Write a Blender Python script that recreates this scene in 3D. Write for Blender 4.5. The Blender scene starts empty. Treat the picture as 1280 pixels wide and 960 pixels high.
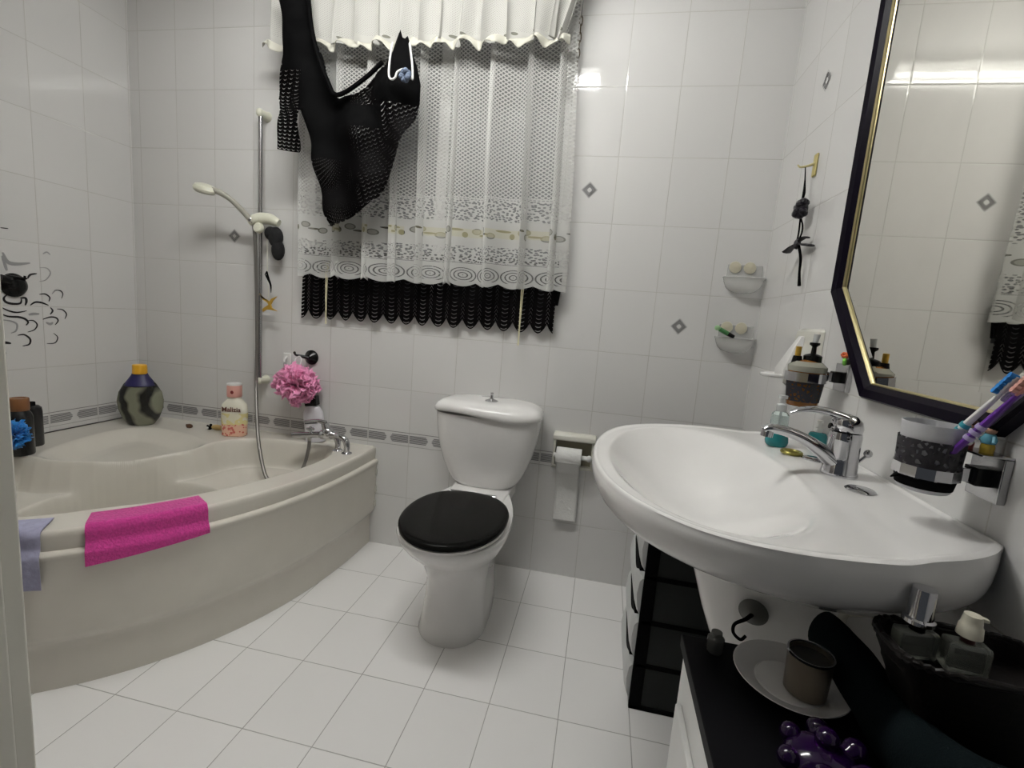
import bpy, math, random
import numpy as np
from mathutils import Vector, Matrix
from math import pi, sin, cos, sqrt
random.seed(7)
S = bpy.context.scene
COL = S.collection

# ------------------------------------------------------------------ camera
cd = bpy.data.cameras.new('camera')
cam = bpy.data.objects.new('camera', cd)
COL.objects.link(cam)
cd.sensor_width = 36.0
cd.lens = 16.813
cd.clip_start = 0.02
rgt = Vector((0.97812173, 0.19249689, 0.07888489))
fwd = Vector((-0.17993181, 0.9731362, -0.14363314))
upv = Vector((-0.10441468, 0.1262968, 0.98648198))
M = Matrix((rgt, upv, -fwd)).transposed().to_4x4()
M.translation = Vector((2.2719697, -1.98638956, 1.11581576))
cam.matrix_world = M
S.camera = cam

# ------------------------------------------------------------------ world, light, exposure
w = bpy.data.worlds.new('world')
S.world = w
w.use_nodes = True
w.node_tree.nodes['Background'].inputs[0].default_value = (0.86, 0.92, 1.0, 1)
w.node_tree.nodes['Background'].inputs[1].default_value = 0.05
S.view_settings.view_transform = 'Standard'
S.view_settings.look = 'None'
S.view_settings.gamma = 1
S.view_settings.exposure = 0.16
S.view_settings.use_curve_mapping = False

XR = 2.8365
CEIL = 2.54
YF = -1.75
LX0, LX1, LY, LZ = 1.05, 2.10, -1.00, 2.47     # ceiling lamp

# ------------------------------------------------------------------ materials
MATS = {}
def mat(name, col=(.8, .8, .8), rough=.5, metal=0, spec=.5, trans=0, ior=1.45, emit=None, es=0, coat=0, sheen=0, alpha=1, bump=None):
    if name in MATS:
        return MATS[name]
    m = bpy.data.materials.new(name)
    m.use_nodes = True
    nt = m.node_tree
    b = nt.nodes['Principled BSDF']
    b.inputs['Base Color'].default_value = (*col, 1)
    b.inputs['Roughness'].default_value = rough
    b.inputs['Metallic'].default_value = metal
    b.inputs['Specular IOR Level'].default_value = spec
    b.inputs['Transmission Weight'].default_value = trans
    b.inputs['IOR'].default_value = ior
    b.inputs['Coat Weight'].default_value = coat
    b.inputs['Sheen Weight'].default_value = sheen
    b.inputs['Alpha'].default_value = alpha
    if emit:
        b.inputs['Emission Color'].default_value = (*emit, 1)
        b.inputs['Emission Strength'].default_value = es
    # a little procedural variation in colour and surface
    tc = nt.nodes.new('ShaderNodeTexCoord')
    nz = nt.nodes.new('ShaderNodeTexNoise')
    sc, st, cv = bump if bump else (14, 0.0, .04)
    nz.inputs['Scale'].default_value = sc
    nz.inputs['Detail'].default_value = 4
    nt.links.new(tc.outputs['Object'], nz.inputs['Vector'])
    if trans < .5 and not emit:
        mx = nt.nodes.new('ShaderNodeMix')
        mx.data_type = 'RGBA'
        mx.inputs['A'].default_value = (*[c * (1 - cv) for c in col], 1)
        mx.inputs['B'].default_value = (*[min(1, c * (1 + cv)) for c in col], 1)
        nt.links.new(nz.outputs['Fac'], mx.inputs['Factor'])
        nt.links.new(mx.outputs['Result'], b.inputs['Base Color'])
    if st > 0:
        bp = nt.nodes.new('ShaderNodeBump')
        bp.inputs['Strength'].default_value = st
        bp.inputs['Distance'].default_value = .003
        nt.links.new(nz.outputs['Fac'], bp.inputs['Height'])
        nt.links.new(bp.outputs['Normal'], b.inputs['Normal'])
    MATS[name] = m
    return m

class X:
    """tiny shader-maths expression"""
    def __init__(s, nt, sock): s.nt = nt; s.s = sock
    def op(s, o, *a):
        n = s.nt.nodes.new('ShaderNodeMath'); n.operation = o
        for i, v in enumerate((s,) + a):
            if isinstance(v, X): s.nt.links.new(v.s, n.inputs[i])
            else: n.inputs[i].default_value = v
        return X(s.nt, n.outputs[0])
    def __add__(s, o): return s.op('ADD', o)
    def __sub__(s, o): return s.op('SUBTRACT', o)
    def __mul__(s, o): return s.op('MULTIPLY', o)
    def __truediv__(s, o): return s.op('DIVIDE', o)
    def abs(s): return s.op('ABSOLUTE')
    def frac(s): return s.op('FRACT')
    def floor(s): return s.op('FLOOR')
    def sin(s): return s.op('SINE')
    def sqrt(s): return s.op('SQRT')
    def lt(s, v): return s.op('LESS_THAN', v)
    def gt(s, v): return s.op('GREATER_THAN', v)
    def min(s, v): return s.op('MINIMUM', v)
    def max(s, v): return s.op('MAXIMUM', v)
    def inv(s): return (s * -1) + 1
    def near(s, period, off=0):      # distance to the nearest multiple of period
        f = ((s - off) / period + 1000.5).frac() - .5
        return f.abs() * period

def new_mat(name):
    m = bpy.data.materials.new(name); m.use_nodes = True
    nt = m.node_tree
    MATS[name] = m
    return m, nt, nt.nodes['Principled BSDF']
def mixc(nt, fac, a, b):
    n = nt.nodes.new('ShaderNodeMix'); n.data_type = 'RGBA'
    if isinstance(fac, X): nt.links.new(fac.s, n.inputs['Factor'])
    else: n.inputs['Factor'].default_value = fac
    for k, v in (('A', a), ('B', b)):
        if isinstance(v, tuple): n.inputs[k].default_value = (*v, 1)
        else: nt.links.new(v, n.inputs[k])
    return n.outputs['Result']

def tile_mat(name, ua, va, uoff, mode, col, rough):
    m, nt, b = new_mat(name)
    g = nt.nodes.new('ShaderNodeNewGeometry')
    sp = nt.nodes.new('ShaderNodeSeparateXYZ')
    nt.links.new(g.outputs['Position'], sp.inputs[0])
    u = X(nt, sp.outputs['XYZ'.index(ua)]); v = X(nt, sp.outputs['XYZ'.index(va)])
    if mode == 'floor':
        du = u.near(.1994, 1.4572); dv = v.near(.256, -.258)
        iu = ((u - 1.4572) / .1994 + 100).floor(); iv = ((v + .258) / .256 + 100).floor()
    else:
        du = u.near(.2, uoff)
        dv = v.near(.2512, .995) + v.lt(.70) * 9
        for z in (.241, .487, .548):
            dv = dv.min((v - z).abs())
        iu = ((u - uoff) / .2 + 100).floor(); iv = ((v - .995) / .2512 + 100).floor()
    d = du.min(dv)
    mask = d.lt(.0013)
    wn = nt.nodes.new('ShaderNodeTexWhiteNoise'); wn.noise_dimensions = '2D'
    cx = nt.nodes.new('ShaderNodeCombineXYZ')
    nt.links.new(iu.s, cx.inputs[0]); nt.links.new(iv.s, cx.inputs[1])
    nt.links.new(cx.outputs[0], wn.inputs['Vector'])
    c2 = tuple(c * .965 for c in col)
    tint = mixc(nt, X(nt, wn.outputs['Value']), col, c2)
    grout = (.53, .52, .49) if mode != 'floor' else (.45, .44, .42)
    # grout dirt varies along the joint
    nz = nt.nodes.new('ShaderNodeTexNoise'); nz.inputs['Scale'].default_value = 5
    nt.links.new(g.outputs['Position'], nz.inputs['Vector'])
    gm = mixc(nt, X(nt, nz.outputs['Fac']), tuple(c * 1.25 for c in grout), tuple(c * .8 for c in grout))
    nt.links.new(mixc(nt, mask, tint, gm), b.inputs['Base Color'])
    hgt = (d / .004).min(1.0)
    nz2 = nt.nodes.new('ShaderNodeTexNoise'); nz2.inputs['Scale'].default_value = 9
    nt.links.new(g.outputs['Position'], nz2.inputs['Vector'])
    hh = hgt + X(nt, nz2.outputs['Fac']) * .5
    bp = nt.nodes.new('ShaderNodeBump'); bp.inputs['Strength'].default_value = .2; bp.inputs['Distance'].default_value = .002
    nt.links.new(hh.s, bp.inputs['Height']); nt.links.new(bp.outputs['Normal'], b.inputs['Normal'])
    b.inputs['Roughness'].default_value = rough
    return m

TILE_C = (.685, .68, .665)
m_back = tile_mat('tile_back', 'X', 'Z', .8515, 'wall', TILE_C, .05)
m_side = tile_mat('tile_left', 'Y', 'Z', -.207, 'wall', TILE_C, .05)
m_right = tile_mat('tile_right', 'Y', 'Z', -.2125, 'wall', TILE_C, .05)
m_floor = tile_mat('tile_floor', 'X', 'Y', 0, 'floor', (.90, .89, .875), .26)
m_plaster = mat('plaster', (.72, .72, .70), .7, bump=(30, .1, .03))
m_dec = mat('tile_print_dark', (.045, .045, .05), .3)
m_dec2 = mat('tile_print_grey', (.19, .185, .19), .3)
m_dec3 = mat('tile_line', (.2, .19, .19), .4)
m_cer = mat('white_ceramic', (.80, .79, .775), .10, coat=.3)
m_cer2 = mat('ivory_ceramic', (.68, .67, .60), .15)
m_bath = mat('bath_acrylic', (.655, .628, .56), .22, coat=.2)
m_chrome = mat('chrome', (.56, .56, .58), .06, 1)
m_chrome2 = mat('brushed_chrome', (.50, .50, .51), .22, 1)
m_black = mat('black_gloss', (.005, .005, .005), .22, spec=.3)
m_blackm = mat('black_matt', (.0022, .0022, .0024), .7, spec=.04)
m_dark = mat('dark_mould', (.05, .045, .04), .8)
m_ivory = mat('ivory_plastic', (.70, .70, .58), .3)
m_white = mat('white_plastic', (.78, .78, .76), .3)
m_door = mat('door_paint_cream', (.80, .78, .70), .35)
m_doorin = mat('door_wood_beige', (.62, .54, .36), .45, bump=(8, .2, .12))
m_glass = mat('clear_glass', (.92, .96, .95), .04, trans=1, ior=1.45)
m_frost = mat('frosted_plastic', (.80, .80, .82), .35, trans=.55)
m_mirror = mat('mirror_silver', (.74, .73, .68), .015, 1)
m_gold = mat('gold_trim', (.62, .54, .30), .3, 1)
m_frame = mat('black_purple_lacquer', (.004, .0025, .007), .3, spec=.06)
m_pane = mat('obscure_glass', (.10, .105, .11), .5)
m_upvc = mat('window_upvc', (.70, .70, .68), .35)

# ------------------------------------------------------------------ mesh builder
class MB:
    def __init__(s): s.v = []; s.f = []; s.m = []; s.cm = 0; s.uv = None
    def add(s, vs, fs, T=None):
        o = len(s.v)
        s.v += [tuple(T @ Vector(p)) if T else tuple(p) for p in vs]
        s.f += [tuple(i + o for i in f) for f in fs]
        s.m += [s.cm] * len(fs)
        return s
    def box(s, a, b, T=None):
        (x0, y0, z0), (x1, y1, z1) = a, b
        vs = [(x0, y0, z0), (x1, y0, z0), (x1, y1, z0), (x0, y1, z0), (x0, y0, z1), (x1, y0, z1), (x1, y1, z1), (x0, y1, z1)]
        return s.add(vs, [(0, 3, 2, 1), (4, 5, 6, 7), (0, 1, 5, 4), (1, 2, 6, 5), (2, 3, 7, 6), (3, 0, 4, 7)], T)
    def loft(s, rings, cap=True, closed=True, T=None):
        n = len(rings[0]); vs = [p for r in rings for p in r]; fs = []
        for i in range(len(rings) - 1):
            for j in range(n if closed else n - 1):
                k = (j + 1) % n
                fs.append((i * n + j, i * n + k, (i + 1) * n + k, (i + 1) * n + j))
        if cap and closed:
            fs.append(tuple(range(n))[::-1]); fs.append(tuple((len(rings) - 1) * n + j for j in range(n)))
        return s.add(vs, fs, T)
    def lathe(s, prof, seg=28, T=None, cap=True, sx=1, sy=1):
        rings = [[(max(r, 1e-5) * cos(2 * pi * j / seg) * sx, max(r, 1e-5) * sin(2 * pi * j / seg) * sy, z) for j in range(seg)] for r, z in prof]
        return s.loft(rings, cap, True, T)
    def tube(s, pts, rad, seg=12, cap=True, smooth=0, flat=1.0):
        P = [Vector(p) for p in pts]
        R = list(rad) if hasattr(rad, '__len__') else [rad] * len(P)
        if smooth:
            Q = []; RR = []
            for i in range(len(P) - 1):
                p0 = P[max(i - 1, 0)]; p1 = P[i]; p2 = P[i + 1]; p3 = P[min(i + 2, len(P) - 1)]
                for k in range(smooth):
                    t = k / smooth
                    Q.append(.5 * ((2 * p1) + (-p0 + p2) * t + (2 * p0 - 5 * p1 + 4 * p2 - p3) * t * t + (-p0 + 3 * p1 - 3 * p2 + p3) * t ** 3))
                    RR.append(R[i] * (1 - t) + R[i + 1] * t)
            Q.append(P[-1]); RR.append(R[-1]); P, R = Q, RR
        rings = []; nrm = None
        for i, p in enumerate(P):
            t = (P[min(i + 1, len(P) - 1)] - P[max(i - 1, 0)]).normalized()
            if nrm is None:
                a = Vector((0, 0, 1)) if abs(t.z) < .9 else Vector((0, 1, 0))
                nrm = (a - t * a.dot(t)).normalized()
            else:
                nrm = (nrm - t * nrm.dot(t)).normalized()
            bn = t.cross(nrm)
            rings.append([tuple(p + (nrm * cos(2 * pi * j / seg) * flat + bn * sin(2 * pi * j / seg)) * R[i]) for j in range(seg)])
        return s.loft(rings, cap)
    def ball(s, c, r, seg=18, T=None):
        rx, ry, rz = r if hasattr(r, '__len__') else (r, r, r)
        n = seg // 2; rings = []
        for i in range(n + 1):
            a = -pi / 2 + pi * i / n; q = max(cos(a), 1e-4)
            rings.append([(c[0] + rx * q * cos(2 * pi * j / seg), c[1] + ry * q * sin(2 * pi * j / seg), c[2] + rz * sin(a)) for j in range(seg)])
        return s.loft(rings, True, True, T)
    def prism(s, poly, axis, a, b, T=None):
        # poly of 2-D points, extruded along axis between a and b
        def P(p, h):
            return {'x': (h, p[0], p[1]), 'y': (p[0], h, p[1]), 'z': (p[0], p[1], h)}[axis]
        n = len(poly)
        vs = [P(p, a) for p in poly] + [P(p, b) for p in poly]
        fs = [tuple(range(n))[::-1], tuple(range(n, 2 * n))] + [(i, (i + 1) % n, n + (i + 1) % n, n + i) for i in range(n)]
        return s.add(vs, fs, T)
    def grid(s, fn, nu, nv, uv=False, T=None):
        vs = [fn(i / nu, j / nv) for j in range(nv + 1) for i in range(nu + 1)]
        fs = [(j * (nu + 1) + i, j * (nu + 1) + i + 1, (j + 1) * (nu + 1) + i + 1, (j + 1) * (nu + 1) + i) for j in range(nv) for i in range(nu)]
        return s.add(vs, fs, T)
    def build(s, name, mats, parent=None, smooth=True, bevel=0, bseg=2, subd=0, solid=0, uvfn=None, angle=35, org=None):
        me = bpy.data.meshes.new(name)
        me.from_pydata(s.v, [], s.f)
        mats = mats if isinstance(mats, (list, tuple)) else [mats]
        for m in mats: me.materials.append(m)
        for p, k in zip(me.polygons, s.m): p.material_index = min(k, len(mats) - 1)
        if uvfn:
            ul = me.uv_layers.new(name='UVMap')
            for lp in me.loops:
                ul.data[lp.index].uv = uvfn(s.v[lp.vertex_index], lp.vertex_index)
        import bmesh
        bm = bmesh.new(); bm.from_mesh(me)
        if not uvfn: bmesh.ops.remove_doubles(bm, verts=bm.verts, dist=1e-6)
        bmesh.ops.recalc_face_normals(bm, faces=bm.faces)
        bm.to_mesh(me); bm.free()
        if smooth:
            for p in me.polygons: p.use_smooth = True
            try: me.set_sharp_from_angle(angle=math.radians(angle))
            except Exception: pass
        o = bpy.data.objects.new(name, me)
        COL.objects.link(o)
        if org:
            T = Matrix.Translation(Vector(org))
            me.transform(T.inverted()); o.matrix_world = T
        if parent:
            o.parent = parent
            o.matrix_parent_inverse = parent.matrix_basis.inverted()
        if bevel:
            b = o.modifiers.new('bevel', 'BEVEL'); b.width = bevel; b.segments = bseg; b.limit_method = 'ANGLE'; b.angle_limit = math.radians(40)
            b.harden_normals = False
        if subd:
            b = o.modifiers.new('subd', 'SUBSURF'); b.levels = subd; b.render_levels = subd
        if solid:
            b = o.modifiers.new('solid', 'SOLIDIFY'); b.thickness = solid; b.offset = 0
        return o

def tag(o, label=None, cat=None, group=None, kind=None):
    if label: o['label'] = label
    if cat: o['category'] = cat
    if group: o['group'] = group
    if kind: o['kind'] = kind
    return o
def thing(name, label, cat, loc, group=None):
    o = bpy.data.objects.new(name, None); COL.objects.link(o)
    o.empty_display_size = .03
    o.location = loc
    return tag(o, label, cat, group)
def TR(loc, rz=0, rx=0, ry=0, sc=1):
    return Matrix.Translation(Vector(loc)) @ Matrix.Rotation(rz, 4, 'Z') @ Matrix.Rotation(rx, 4, 'X') @ Matrix.Rotation(ry, 4, 'Y') @ Matrix.Scale(sc, 4)
def dir_T(loc, d):      # local +z along d
    return Matrix.Translation(Vector(loc)) @ Vector((0, 0, 1)).rotation_difference(Vector(d).normalized()).to_matrix().to_4x4()

# ------------------------------------------------------------------ structure
def motif(mb, c, u, v, n, r0=.031):
    # the printed nested squares of the decor tile, on the plane through c
    c, u, v, n = Vector(c), Vector(u), Vector(v), Vector(n)
    for (a, b_, k) in ((.031, .0285, 2), (.0255, .0215, 1), (.0195, .0165, 1), (.0145, .0115, 1)):
        R = [c + n * .0005 + (u * cos(q) + v * sin(q)) * a for q in (0, pi / 2, pi, 3 * pi / 2)]
        r = [c + n * .0005 + (u * cos(q) + v * sin(q)) * b_ for q in (0, pi / 2, pi, 3 * pi / 2)]
        mb.cm = k
        for i in range(4):
            j = (i + 1) % 4
            mb.add([R[i], R[j], r[j], r[i]], [(0, 1, 2, 3)])
    mb.cm = 0
def border(mb, P, joints, lo, hi):
    # P(s, z) -> point just off the wall; joints: tile joints along it
    def q(a, b, z0, z1, k):
        a = max(a, lo); b = min(b, hi)
        if b - a < .002: return
        mb.cm = k
        mb.add([P(a, z0), P(b, z0), P(b, z1), P(a, z1)], [(0, 1, 2, 3)])
    q(lo, hi, .5475, .5500, 3)
    q(lo, hi, .4875, .4885, 2)
    for j in joints:
        for i in range(6):
            z = .502 + i * .0063
            hl = .0925 - abs(i - 2.5) * .004
            q(j - hl, j - .0035, z, z + .0042, 2)
            q(j + .0035, j + hl, z, z + .0042, 2)
    mb.cm = 0

WX0, WX1, WZ0, WZ1 = .96, 2.05, 1.10, 2.30      # window opening
b = MB()
for a, c in (((0, 0, 0), (WX0, .22, CEIL)), ((WX1, 0, 0), (XR, .22, CEIL)), ((WX0, 0, 0), (WX1, .22, WZ0)), ((WX0, 0, WZ1), (WX1, .22, CEIL))):
    b.box(a, c)
for c in ((.552, 1.3715), (2.152, 1.6225), (2.552, 1.1205)):
    motif(b, (c[0], 0, c[1]), (1, 0, 0), (0, 0, 1), (0, -1, 0))
border(b, lambda s, z: (s, -.0005, z), [.0515 + .2 * i for i in range(15)], 0, XR)
tag(b.build('wall_back', [m_back, m_dec, m_dec2, m_dec3], smooth=False), kind='structure')
b = MB(); b.box((-.12, YF - .1, 0), (0, .22, CEIL))
border(b, lambda s, z: (.0005, s, z), [-.207 - .2 * i for i in range(9)], -1.75, 0)
tag(b.build('wall_left', [m_side, m_dec, m_dec2, m_dec3], smooth=False), kind='structure')
b = MB(); b.box((XR, YF - 1.1, 0), (XR + .12, .22, CEIL))
motif(b, (XR, -.3125, 1.8735), (0, 1, 0), (0, 0, 1), (-1, 0, 0))
border(b, lambda s, z: (XR - .0005, s, z), [-.2125 - .2 * i for i in range(8)], -1.75, 0)
tag(b.build('wall_right', [m_right, m_dec, m_dec2, m_dec3], smooth=False), kind='structure')
DX = 1.880
b = MB(); b.box((0, YF - .1, 0), (DX - .03, YF, CEIL)); b.box((DX - .03, YF - .1, 2.12), (XR, YF, CEIL))
tag(b.build('wall_front', mat('low_bounce_taupe', (.22, .20, .18), .6), smooth=False), kind='structure')  # out of view; dark colour made up to cut light bounced back into the room
b = MB(); b.box((-.12, YF - 1.1, -.1), (XR + .12, .22, 0))
tag(b.build('floor', m_floor, smooth=False), kind='structure')
b = MB(); b.box((-.12, YF - .1, CEIL), (XR + .12, .22, CEIL + .1))
tag(b.build('ceiling', m_plaster, smooth=False), kind='structure')
# door frame the camera looks past
d = bpy.data.objects.new('door_1', None); COL.objects.link(d); d.location = (DX, YF, 0); tag(d, kind='structure')
b = MB(); b.box((DX - .03, YF - .105, 0), (DX, YF - .018, 2.08)); b.build('jamb', m_doorin, d, bevel=.002)
b = MB(); b.box((DX - .075, YF, 0), (DX, YF + .014, 2.12)); b.box((DX - .012, YF - .03, 0), (DX + .001, YF + .002, 2.12))
b.build('casing', m_door, d, bevel=.002)
# window
d = bpy.data.objects.new('window_1', None); COL.objects.link(d); WINDOW = d; d.location = (1.5, .12, WZ0); tag(d, kind='structure')
b = MB()
fw = .05
b.box((WX0, .09, WZ0), (WX0 + fw, .15, WZ1)); b.box((WX1 - fw, .09, WZ0), (WX1, .15, WZ1))
b.box((WX0 + fw, .09, WZ0), (WX1 - fw, .15, WZ0 + fw)); b.box((WX0 + fw, .09, WZ1 - fw), (WX1 - fw, .15, WZ1))
b.box((1.48, .09, WZ0 + fw), (1.53, .15, WZ1 - fw))
b.build('frame', m_upvc, d, bevel=.003)
for k, (xa, xb) in enumerate(((WX0 + fw, 1.48), (1.53, WX1 - fw))):
    b = MB(); b.box((xa, .115, WZ0 + fw), (xb, .121, WZ1 - fw)); b.build('pane', m_pane, d, smooth=False)

# ------------------------------------------------------------------ ceiling lamp
t = thing('ceiling_lamp', 'long twin-tube ceiling lamp with ribbed diffuser above the bathroom', 'lamp', (.5 * (LX0 + LX1), LY, CEIL))
b = MB(); b.box((LX0 - .03, LY - .09, CEIL - .03), (LX1 + .03, LY + .09, CEIL))
b.build('lamp_base', m_white, t, bevel=.004)
m_tube = mat('lamp_tube', (1, 1, 1), .4, emit=(.985, .98, .955), es=84)
for dy in (-.045, .045):
    b = MB(); b.tube([(LX0, LY + dy, LZ), (LX1, LY + dy, LZ)], .013, 12)
    b.build('tube', m_tube, t)
for x in (LX0, LX1):
    b = MB(); b.box((x - .012, LY - .07, LZ - .02), (x + .012, LY + .07, CEIL - .03)); b.build('end_cap', m_white, t, bevel=.003)
# ------------------------------------------------------------------ corner bath
def sgn(v): return 1 if v >= 0 else -1
def outline(th, a=1.285, n=2.6):
    c, s_ = max(cos(th), 0), max(sin(th), 0)
    k = a / ((c ** n + s_ ** n) ** (1 / n)) if (c + s_) else a
    return (k * c, -k * s_)
def sstep(t): t = min(1, max(0, t)); return t * t * (3 - 2 * t)
def pdist(px, py, poly):     # signed distance, positive inside
    ins = False; d = 1e9; n = len(poly)
    for i in range(n):
        x0, y0 = poly[i]; x1, y1 = poly[(i + 1) % n]
        if (y0 > py) != (y1 > py) and px < (x1 - x0) * (py - y0) / (y1 - y0) + x0: ins = not ins
        dx, dy = x1 - x0, y1 - y0
        q = max(0, min(1, ((px - x0) * dx + (py - y0) * dy) / (dx * dx + dy * dy + 1e-12)))
        d = min(d, math.hypot(px - x0 - q * dx, py - y0 - q * dy))
    return d if ins else -d
def chaikin(P, k=2):
    for _ in range(k):
        Q = []
        for i in range(len(P)):
            a, c = P[i], P[(i + 1) % len(P)]
            Q += [(.75 * a[0] + .25 * c[0], .75 * a[1] + .25 * c[1]), (.25 * a[0] + .75 * c[0], .25 * a[1] + .75 * c[1])]
        P = Q
    return P
def mirror_poly(H):   # H: right half from corner-side diagonal to the front diagonal
    return H + [(-y, -x) for x, y in H[::-1] if abs(x + y) > 1e-6]
P1 = chaikin(mirror_poly([(.19, -.19), (.30, -.155), (.46, -.18), (.60, -.23), (.67, -.29), (.66, -.38), (.55, -.55)]), 2)
P2 = chaikin(mirror_poly([(.505, -.505), (.60, -.42), (.655, -.32), (.66, -.22), (.74, -.12), (.86, -.085), (1.02, -.078), (1.14, -.10), (1.19, -.20), (1.18, -.37), (1.14, -.52), (1.085, -.65), (.99, -.81), (.895, -.895)]), 1)
P3 = chaikin(mirror_poly([(.53, -.53), (.60, -.46), (.68, -.42), (.80, -.40), (.92, -.42), (.98, -.52), (.96, -.65), (.90, -.76), (.83, -.83)]), 2)
RIM = .465
def pdv(X_, Y_, poly):
    P = np.array(poly); Q = np.roll(P, -1, 0); d = np.full(X_.shape, 1e9); ins = np.zeros(X_.shape, bool)
    for (x0, y0), (x1, y1) in zip(P, Q):
        dx, dy = x1 - x0, y1 - y0
        q = np.clip(((X_ - x0) * dx + (Y_ - y0) * dy) / (dx * dx + dy * dy + 1e-12), 0, 1)
        d = np.minimum(d, np.hypot(X_ - x0 - q * dx, Y_ - y0 - q * dy))
        if abs(dy) > 1e-12: ins ^= ((y0 > Y_) != (y1 > Y_)) & (X_ < dx * (Y_ - y0) / dy + x0)
    return np.where(ins, d, -d)
def ssv(t): t = np.clip(t, 0, 1); return t * t * (3 - 2 * t)
def bath_zv(X_, Y_):
    d1 = pdv(X_, Y_, P1); d2 = pdv(X_, Y_, P2); d3 = pdv(X_, Y_, P3)
    z = RIM - .038 * ssv(d1 / .085) - .02 * ssv((X_ - Y_) / 1.0) * ssv(d1 / .12)
    z2 = RIM - (RIM - .345) * ssv((d2 + .004) / .050) - .02 * ssv((d2 - .05) / .15)
    z = np.where(d2 > -.004, np.minimum(z, z2), z)
    k3 = ssv((d3 + .012) / .060)
    return z * (1 - k3) + .09 * k3
def bath_z(x, y):
    d1 = pdist(x, y, P1)
    z = RIM - .038 * sstep(d1 / .085) - .02 * sstep((x - y) / 1.0) * sstep(d1 / .12)
    d2 = pdist(x, y, P2)
    lateral = min(1, abs(x + y) / .5)
    z2 = RIM - (RIM - .345) * sstep((d2 + .004) / .055)
    z2 -= .02 * sstep((d2 - .05) / .15)
    z = min(z, z2) if d2 > -.004 else z
    d3 = pdist(x, y, P3)
    if d3 > -.025:
        z = min(z, .345 - (.345 - .09) * sstep((d3 + .025) / .075) - .02)
    return z
t = thing('corner_bath', 'ivory acrylic corner bath with curved front panel against the tiled corner', 'bathtub', (.62, -.62, 0))
cx, cy = .66, -.66
NA, NR = 232, 150
ang = []
# outline as a dense closed loop: corner, along back wall, curve, along left wall
loop = []
for i in range(170): loop.append((1.285 * i / 170 * 1.0 + .001, -.001))
for i in range(201): loop.append(outline(pi / 2 * i / 200 * .9994 + .0005))
for i in range(169): loop.append((.001, -1.285 * (1 - (i + 1) / 170)))
loop = [(max(x, .001), min(y, -.001)) for x, y in loop]
b = MB(); vs = []; n = len(loop)
ROWS = [k / NR for k in range(NR, 0, -1)]
LA = np.array(loop); RA = np.array(ROWS)[:, None]
XX = np.append((cx + (LA[:, 0] - cx) * RA).ravel(), cx); YY = np.append((cy + (LA[:, 1] - cy) * RA).ravel(), cy)
vs = list(zip(XX.tolist(), YY.tolist(), bath_zv(XX, YY).tolist()))
fs = []
for i in range(len(ROWS) - 1):
    for j in range(n):
        k = (j + 1) % n
        fs.append((i * n + j, i * n + k, (i + 1) * n + k, (i + 1) * n + j))
for j in range(n): fs.append(((len(ROWS) - 1) * n + j, (len(ROWS) - 1) * n + (j + 1) % n, len(vs) - 1))
b.add(vs, fs)
# the rim turns over into a fascia
def curve_ring(off, z, k=96):
    out = []
    for i in range(k + 1):
        th = pi / 2 * i / k
        x, y = outline(th, 1.285 + off)
        out.append((max(x, .001), min(y, -.001), z))
    return out
rings = [curve_ring(0, RIM), curve_ring(.005, RIM - .002), curve_ring(.008, RIM - .008), curve_ring(.009, RIM - .02), curve_ring(.006, .408)]
b.loft(rings, False, False)
b.build('tub', m_bath, t, angle=180)
b = MB()
rings = [curve_ring(-.01, .41), curve_ring(.012, .4095), curve_ring(.020, .406), curve_ring(.023, .399), curve_ring(.020, .389), curve_ring(.016, .375), curve_ring(.015, .30), curve_ring(.013, .20),
         curve_ring(.012, .168), curve_ring(.009, .158), curve_ring(.000, .146), curve_ring(-.007, .134), curve_ring(-.009, .11), curve_ring(-.008, .06), curve_ring(-.006, 0.0)]
b.loft(rings, False, False)
b.build('front_panel', m_bath, t, angle=60)
for z in (.35, .27, .20):
    b = MB(); b.box((1.286, -.012, z - .018), (1.306, -.001, z + .012)); b.build('panel_clip', m_cer2, t, bevel=.002)
b = MB()
b.tube([(.0045, -1.25, RIM + .001), (.0045, -.3, RIM + .001), (.0045, -.02, RIM + .001)], .0035, 8)
b.build('sealant', m_dark, t)
b = MB(); b.tube([(.02, -.003, RIM + .001), (1.28, -.003, RIM + .001)], .0025, 8); b.build('sealant', m_cer2, t)
b = MB(); b.lathe([(0, 0), (.028, 0), (.030, .003), (.018, .006), (0, .006)], 24, dir_T((1.157, -.30, .405), (-1, .1, .35)))
b.build('overflow_cap', m_chrome2, t)
# pull-up handle spot / chip on the corner seat
b = MB(); b.lathe([(0, 0), (.006, 0), (.007, .004), (.004, .008), (0, .009)], 16, TR((.397, -.585, .432)))
b.build('plug_knob', m_chrome2, t)

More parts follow.
